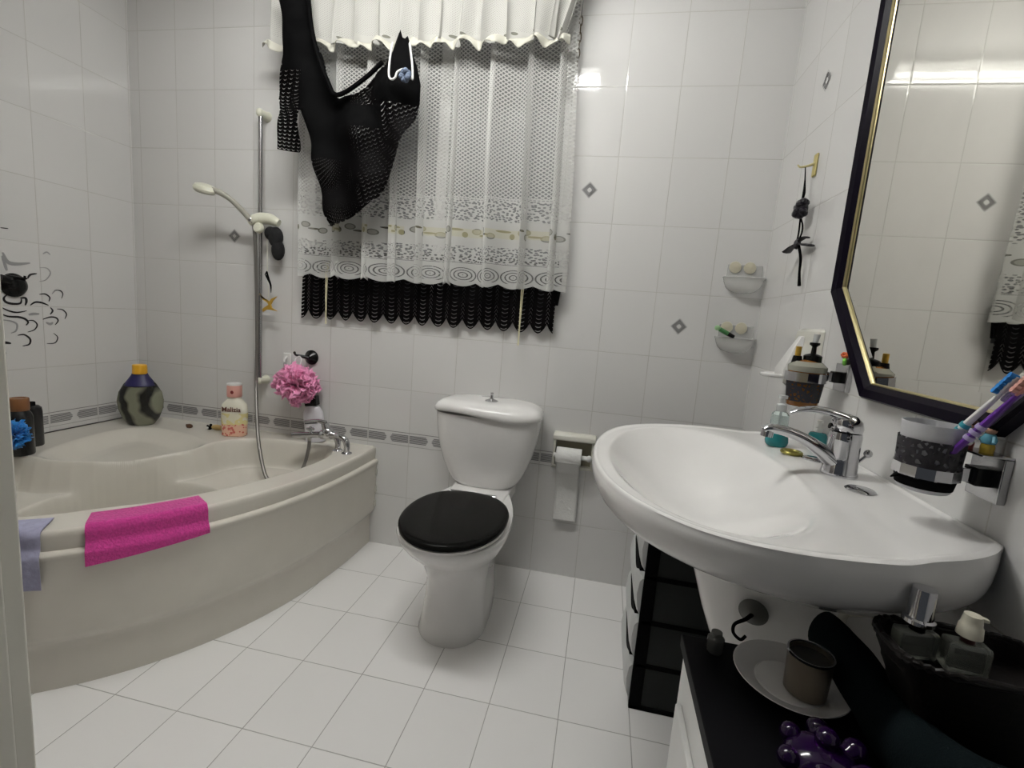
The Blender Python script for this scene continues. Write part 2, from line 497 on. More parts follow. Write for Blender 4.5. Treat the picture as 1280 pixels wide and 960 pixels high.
# ------------------------------------------------------------------ things hung over the bath rim
def rim_cloth(name, label, cat, m, s0, s1, z0, z1, group=None, inward=.07, thick=.004, lift=.006, wav=.0, nu=60):
    # s = angle (radians) along the rim outline
    b = MB()
    prof = []
    def P(u, v, side):
        th = s0 + (s1 - s0) * u
        x, y = outline(th, 1.285); x2, y2 = outline(th + .01, 1.285)
        tx, ty = x2 - x, y2 - y; L = math.hypot(tx, ty); nx, ny = -ty / L, tx / L   # outward?
        if nx * x + ny * (y) < 0: nx, ny = -nx, -ny
        zb = z0 + (z1 - z0) * u
        top = RIM + lift
        over = inward; down = top - zb
        s_ = v * (over + .02 + down)
        if s_ < over: off, z = -over + s_, top
        elif s_ < over + .02:
            a = (s_ - over) / .02 * pi / 2; off, z = .018 * sin(a), top - .018 * (1 - cos(a))
        else: off, z = .018, top - .018 - (s_ - over - .02)
        if z < .43: off = .018 + .014 * sstep((.43 - z) / .03)
        off += wav * sin(u * 9 + v * 3) * (1 if v > .3 else .2)
        off += side * thick / 2
        zz = z + (side * thick / 2 if s_ < over + .01 else 0)
        return (x + nx * off, y + ny * off, zz)
    nv = 44
    top_ = [[P(i / nu, j / nv, 1) for i in range(nu + 1)] for j in range(nv + 1)]
    bot_ = [[P(i / nu, j / nv, -1) for i in range(nu + 1)] for j in range(nv + 1)]
    rings = []
    for j in range(nv + 1): rings.append(top_[j] + bot_[j][::-1])
    b.loft(rings, True, True)
    x, y = outline((s0 + s1) / 2)
    return tag(b.build(name, m, angle=50, org=(x, y, RIM)), label, cat, group)
m_mag = mat('magenta_terry', (.56, .045, .27), .95, sheen=.3, bump=(150, 1.0, .35))
m_lav = mat('lavender_cloth', (.34, .34, .47), .9, bump=(60, .6, .25))
def ang_of(x, y): return math.atan2(-y, x)
rim_cloth('hand_towel', 'magenta terry hand towel hung over the front rim of the bath', 'towel', m_mag, ang_of(1.146, -.80), ang_of(.958, -1.0), .408, .383, lift=.008, thick=.007)
rim_cloth('face_cloth', 'pale lavender cloth hung over the bath rim beside the door frame', 'cloth', m_lav, ang_of(.897, -1.06), ang_of(.79, -1.15), .335, .345, thick=.003, wav=.003, nu=24)

# ------------------------------------------------------------------ bottles and bits on the bath deck
m_amber = mat('green_grey_gel', (.11, .11, .075), .18, spec=.6, bump=(9, .0, .5))
mm, nt, bs = new_mat('swirl_gel')
tc = nt.nodes.new('ShaderNodeTexCoord'); wv = nt.nodes.new('ShaderNodeTexWave'); wv.inputs['Scale'].default_value = 4; wv.inputs['Distortion'].default_value = 9; wv.inputs['Detail'].default_value = 3
nt.links.new(tc.outputs['Object'], wv.inputs['Vector'])
rp = nt.nodes.new('ShaderNodeValToRGB')
rp.color_ramp.elements[0].color = (.012, .012, .010, 1); rp.color_ramp.elements[1].color = (.19, .195, .14, 1)
rp.color_ramp.elements[0].position = .25; rp.color_ramp.elements[1].position = .8
nt.links.new(wv.outputs['Fac'], rp.inputs[0]); nt.links.new(rp.outputs[0], bs.inputs['Base Color']); bs.inputs['Roughness'].default_value = .15
t = thing('shower_gel_bottle', 'big flat oval grey-green bottle with yellow cap in the bath corner', 'bottle', (.175, -.15, RIM))
Tb = TR((.175, -.15, RIM), rz=math.radians(38))
b = MB(); rings = []
for z, rx, ry in [(0, .045, .025), (.004, .055, .031), (.03, .076, .036), (.07, .092, .038), (.105, .096, .038), (.14, .088, .036), (.175, .066, .03), (.195, .045, .024), (.205, .03, .02)]:
    rings.append([(rx * .93 * cos(a), ry * sin(a), z * 1.12) for a in [2 * pi * i / 36 for i in range(36)]])
b.loft(rings, True, True, Tb); b.build('bottle_body', mm, t)
b = MB(); b.loft([[(q * .046 * cos(a), q * .03 * sin(a), z) for a in [2 * pi * i / 28 for i in range(28)]] for z, q in ((.185, 1.25), (.19, 1.36), (.213, 1.05), (.232, .78), (.247, .62))], True, True, Tb)
b.build('neck_sleeve', mat('navy_sleeve', (.01, .008, .07), .4), t)
b = MB(); b.lathe([(0, .243), (.028, .243), (.029, .246), (.028, .282), (.026, .285), (0, .285)], 28, Tb)
b.build('cap', mat('yellow_cap', (.72, .38, .02), .35), t)

def round_bottle(name, label, cat, loc, prof, m, capprof, cm, group=None, seg=30, sy=1.0, rz=0, extra=None):
    t = thing(name, label, cat, loc, group)
    T = TR(loc, rz)
    b = MB(); b.lathe(prof, seg, T, sy=sy); b.build('bottle_body', m, t)
    b = MB(); b.lathe(capprof, seg, T); b.build('cap', cm, t)
    return t, T
m_dkb = mat('dark_bottle', (.008, .008, .009), .25)
t, T = round_bottle('shampoo_bottle', 'tall black bottle with wooden-brown cap at the left end of the bath deck', 'bottle', (.215, -.650, RIM),
    [(0, 0), (.034, 0), (.036, .004), (.036, .14), (.032, .155), (.026, .165), (.024, .17)], m_dkb,
    [(0, .165), (.027, .165), (.0285, .168), (.0285, .208), (.0265, .211), (.020, .211), (.018, .208), (0, .208)], mat('brown_cap', (.20, .085, .03), .4))
t, T = round_bottle('conditioner_bottle', 'slim plain black bottle behind the brown-capped one on the bath deck', 'bottle', (.135, -.560, RIM),
    [(0, 0), (.030, 0), (.032, .004), (.032, .135), (.030, .15), (.022, .158), (.012, .16)], m_dkb,
    [(0, .158), (.013, .158), (.013, .172), (0, .173)], m_blackm)
# mesh puffs
def puff(name, label, c, R, m, n=70, sq=1.0, seed=1, cord=None, cm=None):
    rnd = random.Random(seed)
    t = thing(name, label, 'bath puff', c)
    b = MB()
    for k in range(n):
        # a ruffled ribbon petal
        z = rnd.uniform(-1, 1); a = rnd.uniform(0, 2 * pi); q = sqrt(1 - z * z)
        d = Vector((q * cos(a), q * sin(a) * .75, z))
        side = d.cross(Vector((rnd.uniform(-1, 1), rnd.uniform(-1, 1), rnd.uniform(-1, 1)))).normalized()
        up = d.cross(side)
        L = R * rnd.uniform(.75, 1.05); W = R * rnd.uniform(.5, .85); ph = rnd.uniform(0, 6)
        vs = []; NU, NV = 8, 5
        for j in range(NV + 1):
            for i in range(NU + 1):
                u = i / NU - .5; v = j / NV
                p = d * (L * (.25 + .75 * v)) + side * (u * W * (.4 + v)) + up * (sin(u * 14 + ph) * R * .10 * v + R * .12 * v * v * sin(ph))
                vs.append(Vector(c) + p)
        b.add(vs, [(j * (NU + 1) + i, j * (NU + 1) + i + 1, (j + 1) * (NU + 1) + i + 1, (j + 1) * (NU + 1) + i) for j in range(NV) for i in range(NU)])
    b.build('mesh_ruffle', m, t, solid=.0012)
    if cord:
        b = MB(); b.tube(cord, .0022, 6, smooth=6); b.build('hanging_loop', cm, t)
    return t
m_pink = mat('pink_net', (.98, .36, .60), .6, sheen=.4, bump=(300, .5, .15))
m_blue = mat('blue_net', (.01, .22, .62), .7, sheen=.3, bump=(300, .5, .15))
puff('shower_puff', 'pink net shower puff hanging from the black wall hook', (.940, -.085, .728), .096, m_pink, 120, seed=3, cord=[(.925, -.07, .80), (.915, -.06, .838), (.93, -.052, .853), (.945, -.06, .838), (.94, -.07, .80)], cm=m_white)
puff('shower_puff', 'bright blue net puff in front of the brown-capped black bottle', (.262, -.700, .555), .052, m_blue, 60, seed=5)
# small brown pebbly things
m_brn = mat('brown_shell', (.10, .045, .02), .35, bump=(80, .4, .5))
for k, (x, y, lab) in enumerate(((.389, -.100, 'small round dark-brown shell on the bath deck beside the oval bottle'), )):
    b = MB(); b.ball((x, y, RIM + .008), (.016, .012, .011), 18); b.ball((x + .010, y - .004, RIM + .007), (.007, .006, .007), 12)
    b.ball((x - .009, y - .003, RIM + .013), (.006, .006, .005), 12)
    tag(b.build('sea_shell', m_brn, org=(x, y, RIM)), lab, 'shell')
t = thing('toy_animal', 'tiny tan and black toy lying on the bath deck behind the floral bottle', 'toy', (.51, -.085, RIM))
b = MB(); b.ball((.525, -.082, RIM + .014), (.030, .014, .013), 20); b.ball((.56, -.085, RIM + .012), (.012, .011, .011), 14); b.build('body', mat('tan_toy', (.38, .27, .10), .5), t)
b = MB(); b.ball((.489, -.088, RIM + .010), (.012, .010, .010), 14); b.ball((.496, -.088, RIM + .024), (.006, .006, .006), 12); b.ball((.480, -.090, RIM + .018), (.005, .005, .005), 10); b.build('head', m_blackm, t)
b = MB(); b.ball((.486, -.0975, RIM + .011), (.006, .003, .005), 10); b.build('muzzle', m_white, t)
# floral bottle
mm, nt, bs = new_mat('floral_bottle')
g = nt.nodes.new('ShaderNodeNewGeometry'); sp = nt.nodes.new('ShaderNodeSeparateXYZ'); nt.links.new(g.outputs['Position'], sp.inputs[0])
z = X(nt, sp.outputs[2])
nz = nt.nodes.new('ShaderNodeTexVoronoi'); nz.inputs['Scale'].default_value = 60; nt.links.new(g.outputs['Position'], nz.inputs['Vector'])
nz2 = nt.nodes.new('ShaderNodeTexNoise'); nz2.inputs['Scale'].default_value = 26; nt.links.new(g.outputs['Position'], nz2.inputs['Vector'])
c1 = mixc(nt, X(nt, nz2.outputs['Fac']).gt(.52), (.78, .70, .34), (.82, .78, .62))
c2 = mixc(nt, X(nt, nz.outputs['Distance']).lt(.38), (.80, .50, .36), (.62, .16, .13))
zz = z + X(nt, nz2.outputs['Fac']) * .05
col = mixc(nt, zz.gt(RIM + .078), c2, c1)
col = mixc(nt, z.gt(RIM + .108), col, (.82, .80, .68))
nt.links.new(col, bs.inputs['Base Color']); bs.inputs['Roughness'].default_value = .25
L0 = (.648, -.115, RIM)
t = thing('bath_foam_bottle', 'cream floral bottle with pink cap on the bath deck below the shower rail', 'bottle', L0)
T = TR(L0, math.radians(18))
b = MB(); rings = []
for z, rx, ry in [(0, .047, .028), (.004, .052, .032), (.04, .053, .033), (.09, .055, .034), (.125, .055, .034), (.148, .050, .032), (.165, .034, .028), (.175, .026, .024), (.19, .024, .023)]:
    rings.append([(rx * sgn(cos(a)) * abs(cos(a)) ** .75, ry * sgn(sin(a)) * abs(sin(a)) ** .75, z) for a in [2 * pi * i / 40 for i in range(40)]])
b.loft(rings, True, True, T); b.build('bottle_body', mm, t)
b = MB(); b.lathe([(0, .182), (.030, .182), (.031, .186), (.031, .232), (.029, .236), (0, .236)], 30, T); b.build('cap', mat('pink_cap', (.72, .38, .32), .35), t)
b = MB(); b.lathe([(0, .235), (.0305, .235), (.0305, .243), (0, .244)], 30, T); b.build('cap_rim', m_white, t)
def text_obj(s_, size, T, m, parent, name='lettering', ext=.0004, bold=.0):
    cu = bpy.data.curves.new(name, 'FONT'); cu.body = s_; cu.size = size; cu.align_x = 'CENTER'; cu.extrude = ext; cu.offset = bold
    o = bpy.data.objects.new(name, cu); COL.objects.link(o)
    dg = bpy.context.evaluated_depsgraph_get(); me = bpy.data.meshes.new_from_object(o.evaluated_get(dg))
    bpy.data.objects.remove(o, do_unlink=True)
    o = bpy.data.objects.new(name, me); COL.objects.link(o); me.materials.clear(); me.materials.append(m)
    me.transform(T)
    if parent: o.parent = parent; o.matrix_parent_inverse = parent.matrix_basis.inverted()
    return o
text_obj('Malizia', .030, T @ Matrix.Translation((0, -.0352, .118)) @ Matrix.Rotation(pi / 2, 4, 'X'), mat('ink_brown', (.12, .04, .03), .5), t, bold=.0006)
b = MB(); b.ball((0.002, -.031, .206), (.007, .0015, .008), 14, T); b.build('cap_emblem', mat('ink_red', (.20, .02, .02), .5), t)
# tilted white bottle with a black cap behind the mixer
L0 = (1.014, -.040, RIM)
t = thing('lotion_bottle', 'white bottle with square black cap standing behind the bath mixer', 'bottle', L0)
T = TR(L0, math.radians(8), ry=math.radians(-7))
b = MB(); rings = []
for z, rx, ry in [(0, .040, .024), (.004, .044, .027), (.10, .044, .027), (.135, .043, .026), (.158, .032, .022), (.168, .020, .018), (.18, .018, .017)]:
    rings.append([(rx * sgn(cos(a)) * abs(cos(a)) ** .7, ry * sgn(sin(a)) * abs(sin(a)) ** .7, z) for a in [2 * pi * i / 36 for i in range(36)]])
b.loft(rings, True, True, T); b.build('bottle_body', mat('white_translucent', (.70, .68, .72), .3), t)
b = MB(); b.box((-.027, -.021, .168), (.027, .021, .212), T); b.build('cap', m_black, t, bevel=.004)
b = MB(); b.box((-.030, -.0285, .09), (.030, -.0275, .094), T); b.build('label_line', m_black, t, smooth=False)

# ------------------------------------------------------------------ bath mixer
t = thing('bath_mixer', 'chrome bath shower mixer on two bent legs at the right end of the bath', 'tap', (1.215, -.13, RIM))
for dx, dy in ((0, 0), (-.055, .022)):
    b = MB()
    b.lathe([(0, 0), (.021, 0), (.022, .004), (.014, .008), (.012, .012)], 20, TR((1.232 + dx, -.150 + dy, RIM)))
    b.tube([(1.232 + dx, -.150 + dy, RIM + .005), (1.232 + dx, -.150 + dy, RIM + .035), (1.222 + dx, -.149 + dy, RIM + .060), (1.195 + dx, -.146 + dy, RIM + .072), (1.168 + dx, -.142 + dy, RIM + .073)], [.012, .013, .0135, .013, .012], 16, smooth=5)
    b.build('leg', m_chrome, t)
b = MB()
b.tube([(1.185, -.138, .537), (1.165, -.140, .537), (1.155, -.140, .537), (1.125, -.143, .536), (1.108, -.146, .534), (1.10, -.148, .533), (1.0, -.170, .524), (.985, -.173, .522)], [.014, .016, .021, .023, .021, .014, .0125, .012], 20)
b.ball((1.135, -.142, .545), (.026, .024, .026), 20)
b.build('mixer_body', m_chrome, t)
b = MB(); b.tube([(1.128, -.14, .560), (1.12, -.142, .585)], [.018, .016], 18); b.tube([(1.125, -.142, .586), (1.09, -.146, .592), (1.045, -.150, .587), (1.03, -.152, .584)], [.012, .0085, .006, .005], 14, smooth=4)
b.build('lever', m_chrome, t)
b = MB(); b.tube([(1.065, -.156, .532), (1.062, -.157, .558)], [.007, .006], 12)
b.tube([(1.062 - .017, -.158, .556), (1.062 + .017, -.156, .556)], .0045, 10); b.tube([(1.062, -.174, .556), (1.062, -.140, .556)], .0045, 10); b.ball((1.062, -.157, .563), .006, 12)
b.build('diverter_knob', m_chrome, t)
b = MB(); b.tube([(1.058, -.157, .52), (1.058, -.157, .503)], [.010, .009], 14); b.build('hose_outlet', m_chrome, t)

# ------------------------------------------------------------------ shower rail, hose, handset
m_hose = mat('grey_hose', (.20, .19, .175), .35, .5)
t = thing('shower_rail', 'vertical chrome shower rail on the tiled back wall above the bath', 'shower rail', (.722, -.045, .72))
b = MB(); b.tube([(.722, -.045, .715), (.722, -.045, 1.885)], .0095, 16); b.build('rail', m_chrome2, t)
for z in (1.885, .72):
    b = MB(); b.tube([(.722, -.001, z), (.722, -.02, z), (.722, -.05, z)], [.022, .017, .015], 18); b.ball((.722, -.05, z), (.0155, .0155, .017), 16)
    b.build('wall_bracket', m_ivory, t)
b = MB(); b.tube([(.690, -.075, 1.425), (.712, -.068, 1.437), (.735, -.055, 1.445), (.775, -.05, 1.445), (.815, -.045, 1.43)], [.016, .022, .026, .024, .016], 18, smooth=4); b.build('slider', m_ivory, t)
b = MB(); b.lathe([(0, 0), (.021, 0), (.023, .004), (.022, .014), (.018, .019), (0, .021)], 24, dir_T((.742, -.072, 1.400), (0, -1, .15))); b.build('clamp_knob', m_ivory, t)
t = thing('shower_handset', 'ivory shower handset tilted out from the rail slider', 'shower head', (.69, -.10, 1.43))
b = MB(); b.tube([(.712, -.075, 1.425), (.700, -.082, 1.437), (.672, -.10, 1.472), (.640, -.125, 1.508), (.605, -.145, 1.530), (.575, -.155, 1.537)], [.011, .012, .0115, .011, .013, .012], 16, smooth=5); b.build('handle', mat('handset_handle', (.36, .35, .30), .3), t)
b = MB(); Th = dir_T((.548, -.160, 1.540), (.30, -.25, 1.0))
b.lathe([(0, -.014), (.042, -.014), (.047, -.009), (.048, 0), (.040, .012), (.02, .018), (0, .019)], 30, Th, sy=.85); b.build('spray_head', m_ivory, t)
b = MB(); b.lathe([(0, -.017), (.038, -.017), (.040, -.0142), (0, -.0142)], 30, Th, sy=.85); b.build('spray_plate', mat('spray_plate_grey', (.30, .30, .22), .4), t)
b = MB(); b.tube([(.700, -.082, 1.437), (.706, -.0785, 1.431)], .0135, 16); b.build('collar', m_chrome2, t)
b = MB(); b.tube([(.716, -.078, 1.41), (.722, -.078, 1.36), (.724, -.072, 1.2), (.724, -.066, .9), (.727, -.075, .74), (.765, -.12, .63), (.83, -.19, .50), (.90, -.25, .40), (.945, -.275, .350), (.99, -.265, .340), (1.03, -.23, .345), (1.052, -.19, .39), (1.058, -.165, .46), (1.058, -.157, .506)], .0075, 12, smooth=8)
tag(b.build('shower_hose', m_hose, org=(.724, -.07, .9)), 'grey flexible shower hose hanging along the rail into the bath', 'hose')
# black sponge mitt behind the slider
b = MB(); b.ball((.80, -.045, 1.37), (.034, .026, .045), 18); b.ball((.812, -.045, 1.315), (.030, .024, .045), 18); b.ball((.775, -.045, 1.385), (.028, .024, .03), 16)
o = b.build('bath_sponge', mat('black_sponge', (.008, .008, .009), .95, bump=(220, .8, .3)), org=(.80, -.045, 1.37)); tag(o, 'black bath sponge hanging behind the shower slider', 'sponge')
# gold fish ornament on a cord
m_goldp = mat('gold_ornament', (.62, .38, .06), .35, .6)
t = thing('fish_ornament', 'gold fish-shaped ornament hanging on a string by the shower rail', 'ornament', (.765, -.05, 1.10))
b = MB()
b.prism([(.730, 1.118), (.742, 1.100), (.765, 1.096), (.780, 1.086), (.790, 1.100), (.818, 1.112), (.798, 1.092), (.788, 1.074), (.792, 1.060), (.822, 1.046), (.790, 1.050), (.765, 1.050), (.748, 1.038), (.744, 1.050), (.760, 1.062), (.776, 1.072), (.770, 1.082), (.748, 1.092)], 'y', -.060, -.054)
b.build('fish_body', m_goldp, t, bevel=.0015)
b = MB(); b.tube([(.760, -.05, 1.40), (.762, -.05, 1.26), (.766, -.052, 1.19), (.775, -.056, 1.105)], .0012, 6); b.build('string', m_ivory, t)
b = MB(); b.tube([(.762, -.052, 1.22), (.768, -.052, 1.19), (.780, -.05, 1.16), (.782, -.05, 1.125)], [.003, .006, .004, .001], 8, smooth=4); b.tube([(.762, -.052, 1.19), (.752, -.05, 1.205), (.760, -.05, 1.22)], .0025, 6); b.build('ribbon', m_blackm, t)

# hooks on the back wall
t = thing('adhesive_hook', 'white stick-on plastic wall hook left of the pink puff', 'hook', (.833, -.01, .825))
b = MB(); b.box((.815, -.009, .800), (.855, -.0005, .856)); b.build('plate', m_white, t, bevel=.004)
b = MB(); b.tube([(.835, -.008, .838), (.835, -.022, .830), (.835, -.028, .815), (.835, -.030, .826)], [.006, .005, .004, .003], 10, smooth=4); b.build('hook_arm', m_white, t)
t = thing('suction_hook', 'black suction-cup hook on the back wall holding the pink puff', 'hook', (.955, -.012, .848))
b = MB(); b.lathe([(0, 0), (.034, 0), (.034, .004), (.028, .012), (.016, .022), (.012, .026), (0, .027)], 28, dir_T((.958, -.0005, .847), (0, -1, 0))); b.build('suction_cup', m_black, t)
b = MB(); b.tube([(.958, -.025, .847), (.945, -.035, .850), (.925, -.045, .855), (.912, -.052, .858), (.908, -.056, .866)], [.009, .008, .006, .005, .005], 12, smooth=4); b.ball((.908, -.056, .868), .006, 12); b.build('hook_arm', m_black, t)

# ------------------------------------------------------------------ black wall sticker and bath knob on the left wall
BLACK=[
(0.0024,[(-0.453,1.104),(-0.443,1.120),(-0.420,1.127)]),
(0.0029,[(-0.525,1.036),(-0.535,1.023),(-0.529,1.009),(-0.508,1.003),(-0.483,1.006),(-0.478,1.023)]),
(0.0029,[(-0.482,1.026),(-0.465,1.027),(-0.462,1.014),(-0.467,0.998)]),
(0.0020,[(-0.544,0.988),(-0.523,0.976),(-0.496,0.970),(-0.463,0.977)]),
(0.0026,[(-0.547,0.963),(-0.524,0.954),(-0.492,0.952),(-0.470,0.944),(-0.461,0.931),(-0.469,0.919)]),
(0.0018,[(-0.416,1.044),(-0.395,1.047),(-0.379,1.034),(-0.383,1.017)]),
(0.0024,[(-0.450,0.999),(-0.432,1.012),(-0.409,1.011),(-0.385,1.001)]),
(0.0020,[(-0.379,0.993),(-0.371,0.979),(-0.381,0.964)]),
(0.0020,[(-0.409,0.943),(-0.382,0.953),(-0.360,0.950),(-0.353,0.937),(-0.365,0.920)]),
(0.0016,[(-0.462,0.938),(-0.442,0.938),(-0.430,0.921),(-0.441,0.901),(-0.465,0.892)]),
(0.0022,[(-0.499,0.880),(-0.477,0.882),(-0.458,0.864),(-0.462,0.843),(-0.485,0.837)]),
(0.0014,[(-0.373,0.886),(-0.358,0.868),(-0.369,0.845),(-0.400,0.843)]),
(0.0033,[(-0.557,0.853),(-0.541,0.853),(-0.522,0.849)]),
(0.0026,[(-0.545,0.821),(-0.545,0.809),(-0.556,0.798)]),
(0.0013,[(-0.530,1.286),(-0.505,1.287)]),
(0.0013,[(-0.360,1.064),(-0.338,1.064),(-0.329,1.051),(-0.335,1.031)]),
(0.0016,[(-0.355,0.987),(-0.333,0.984),(-0.319,0.966),(-0.327,0.945)]),
]
GREY=[
(0.0015,[(-0.410,1.151),(-0.383,1.152),(-0.371,1.133),(-0.389,1.105),(-0.413,1.096)]),
(0.0018,[(-0.395,1.207),(-0.380,1.217),(-0.368,1.208)]),
(0.0020,[(-0.549,0.941),(-0.520,0.937),(-0.499,0.924),(-0.503,0.898),(-0.520,0.889)]),
(0.0044,[(-0.528,1.196),(-0.519,1.169),(-0.507,1.158),(-0.480,1.158),(-0.441,1.166)]),
(0.0033,[(-0.531,1.183),(-0.523,1.147),(-0.519,1.128)]),
(0.0016,[(-0.370,1.048),(-0.357,1.063),(-0.345,1.065)]),
(0.0033,[(-0.458,0.961),(-0.441,0.965),(-0.420,0.965)]),
(0.0033,[(-0.398,0.931),(-0.383,0.924),(-0.372,0.931)]),
]

def swirl(parent, curls, m, name):
    b = MB()
    for w_, pts in curls:
        P = [Vector((0, y, z)) for y, z in pts]
        Q = []
        for i in range(len(P) - 1):
            p0 = P[max(i - 1, 0)]; p1 = P[i]; p2 = P[i + 1]; p3 = P[min(i + 2, len(P) - 1)]
            for k in range(7):
                q = k / 7
                Q.append(.5 * ((2 * p1) + (-p0 + p2) * q + (2 * p0 - 5 * p1 + 4 * p2 - p3) * q * q + (-p0 + 3 * p1 - 3 * p2 + p3) * q ** 3))
        Q.append(P[-1]); n = len(Q); vs = []
        for i, p in enumerate(Q):
            tn = (Q[min(i + 1, n - 1)] - Q[max(i - 1, 0)]).normalized(); nn = Vector((0, -tn.z, tn.y))
            ww = w_ * 1.25 * (.25 + sin(pi * min(1, (i + .5) / n)) ** .7)
            for sg in (-1, 1):
                vs.append((.0006, p.y + nn.y * ww * sg, p.z + nn.z * ww * sg)); 
            for sg in (-1, 1):
                vs.append((.0012, p.y + nn.y * ww * sg, p.z + nn.z * ww * sg))
        fs = []
        for i in range(n - 1):
            a = i * 4; c = a + 4
            fs += [(a + 2, a + 3, c + 3, c + 2), (a, c, c + 2, a + 2), (a + 1, a + 3, c + 3, c + 1)]
        b.add(vs, fs); b.build(name, m, parent, smooth=False); b = MB()
t = thing('wall_sticker', 'black and grey swirling curl sticker on the left tiled wall', 'wall sticker', (.001, -.45, 1.0))
swirl(t, BLACK, mat('sticker_black', (.008, .007, .009), .4), 'black_curl')
swirl(t, GREY, mat('sticker_grey', (.33, .33, .33), .5), 'grey_curl')
t = thing('suction_hook', 'black domed suction hook on the left wall over the curl sticker', 'hook', (.01, -.503, 1.078))
b = MB(); b.lathe([(0, 0), (.044, 0), (.046, .004), (.038, .018), (.022, .028), (0, .031)], 30, dir_T((.001, -.503, 1.075), (1, 0, 0))); b.build('suction_cup', m_black, t)
b = MB(); b.tube([(.03, -.54, 1.108), (.030, -.52, 1.106), (.028, -.475, 1.104)], [.006, .006, .004], 10); b.tube([(.02, -.478, 1.094), (.024, -.477, 1.114)], .004, 8); b.tube([(.03, -.56, 1.10), (.03, -.53, 1.092)], [.014, .016], 12); b.build('hook_arm', m_black, t)
# ------------------------------------------------------------------ toilet
TX = 1.842
t = thing('toilet', 'white close-coupled toilet with black lid below the curtained window', 'toilet', (TX, -.35, 0))
def egg(z, yf, hw, yb, hb, n=56):
    # front half-ellipse, sides running back to a squarer end
    out = []
    ym = yf + hw * 1.12
    for i in range(n):
        a = 2 * pi * i / n
        c, s_ = cos(a), sin(a)
        if s_ <= 0:      # front (towards -y)
            out.append((TX + hw * sgn(c) * abs(c) ** .95, ym + (ym - yf) * s_, z))
        else:
            k = s_
            wdt = hw + (hb - hw) * sstep(k * 1.0)
            out.append((TX + wdt * sgn(c) * abs(c) ** .55, ym + (yb - ym) * abs(s_) ** .75, z))
    return out
b = MB()
b.loft([egg(0, -.590, .118, -.10, .105), egg(.006, -.592, .120, -.10, .105), egg(.05, -.578, .112, -.10, .105), egg(.12, -.560, .106, -.10, .10), egg(.19, -.556, .108, -.10, .10),
        egg(.25, -.585, .122, -.09, .105), egg(.30, -.635, .145, -.08, .11), egg(.34, -.685, .166, -.07, .115), egg(.375, -.717, .180, -.06, .12), egg(.395, -.725, .185, -.05, .122), egg(.402, -.722, .182, -.05, .122), egg(.404, -.70, .16, -.06, .11)], True)
b.build('pan', m_cer, t, angle=60)
b = MB(); b.loft([[(TX + p[0], p[1], z) for p in [(-.112, -.30), (.112, -.30), (.125, -.05), (-.125, -.05)]] for z in (.36, .410)]); b.build('rear_shelf', m_cer, t, bevel=.008, bseg=3)
def seat_ring(z, g):
    out = []; hw = .177 + g; yf = -.747 - g
    for i in range(64):
        a = 2 * pi * i / 64; c, s_ = cos(a), sin(a)
        if s_ <= 0: out.append((TX + hw * c, -.515 + (-.515 - yf) * s_, z))
        else: out.append((TX + hw * sgn(c) * abs(c) ** .8, -.515 + .215 * abs(s_) ** .85 * (1 + g), z))
    return out
b = MB(); b.loft([seat_ring(.405, -.012), seat_ring(.408, -.004), seat_ring(.416, -.004), seat_ring(.418, -.01)]); b.build('seat', m_cer, t, angle=60)
b = MB(); b.loft([seat_ring(.419, -.012), seat_ring(.421, -.002), seat_ring(.430, 0), seat_ring(.436, -.003), seat_ring(.4395, -.010), seat_ring(.4405, -.022), seat_ring(.441, -.08), seat_ring(.442, -.15)])
b.build('seat_lid', mat('black_lid', (.006, .006, .0055), .18, spec=.07), t, angle=60)
for dx in (-.07, .07):
    b = MB(); b.tube([(TX + dx - .02, -.293, .425), (TX + dx + .02, -.293, .425)], .010, 14); b.build('hinge', m_chrome, t)
# cistern
def tank(z, hw, yf, yb=-.006, rr=.35, n=48, bow=.02):
    out = []
    for i in range(n):
        a = 2 * pi * i / n; c, s_ = cos(a), sin(a)
        x = hw * sgn(c) * abs(c) ** .45; k = sgn(s_) * abs(s_) ** .45
        ym = (yf + yb) / 2; h = (yb - yf) / 2
        y = ym + h * k
        if k < 0: y -= bow * (1 - (x / hw) ** 2) * -k
        out.append((TX - .002 + x, min(y, -.004), z))
    return out
b = MB()
b.loft([tank(.408, .105, -.150), tank(.412, .122, -.160), tank(.43, .142, -.166), tank(.46, .160, -.171), tank(.50, .177, -.176), tank(.55, .193, -.181), tank(.60, .204, -.185), tank(.65, .211, -.188), tank(.705, .215, -.19)])
b.build('cistern', m_cer, t, angle=60)
def lidring(z, g, wave=1):
    r = tank(z, .216 + g, -.192 - g, bow=.024)
    return [(x, y, zz + (.0095 * sin(-2 * pi * (x - TX + .002) / .44) * wave if y < -.1 else 0)) for x, y, zz in r]
b = MB()
b.loft([lidring(.7065, -.004), lidring(.708, .004), lidring(.716, .007), lidring(.728, .006, .8), lidring(.742, -.004, .5), lidring(.752, -.02, .3), lidring(.758, -.05, .1), lidring(.760, -.09, 0), lidring(.761, -.15, 0)])
b.build('cistern_lid', m_cer, t, angle=60)
b = MB()
b.lathe([(0, 0), (.026, 0), (.027, .003), (.02, .006), (.010, .008), (.0065, .014), (.0055, .026), (.0075, .032), (.006, .036), (0, .037)], 22, TR((TX + .005, -.115, .760)))
b.build('flush_knob', m_chrome2, t)

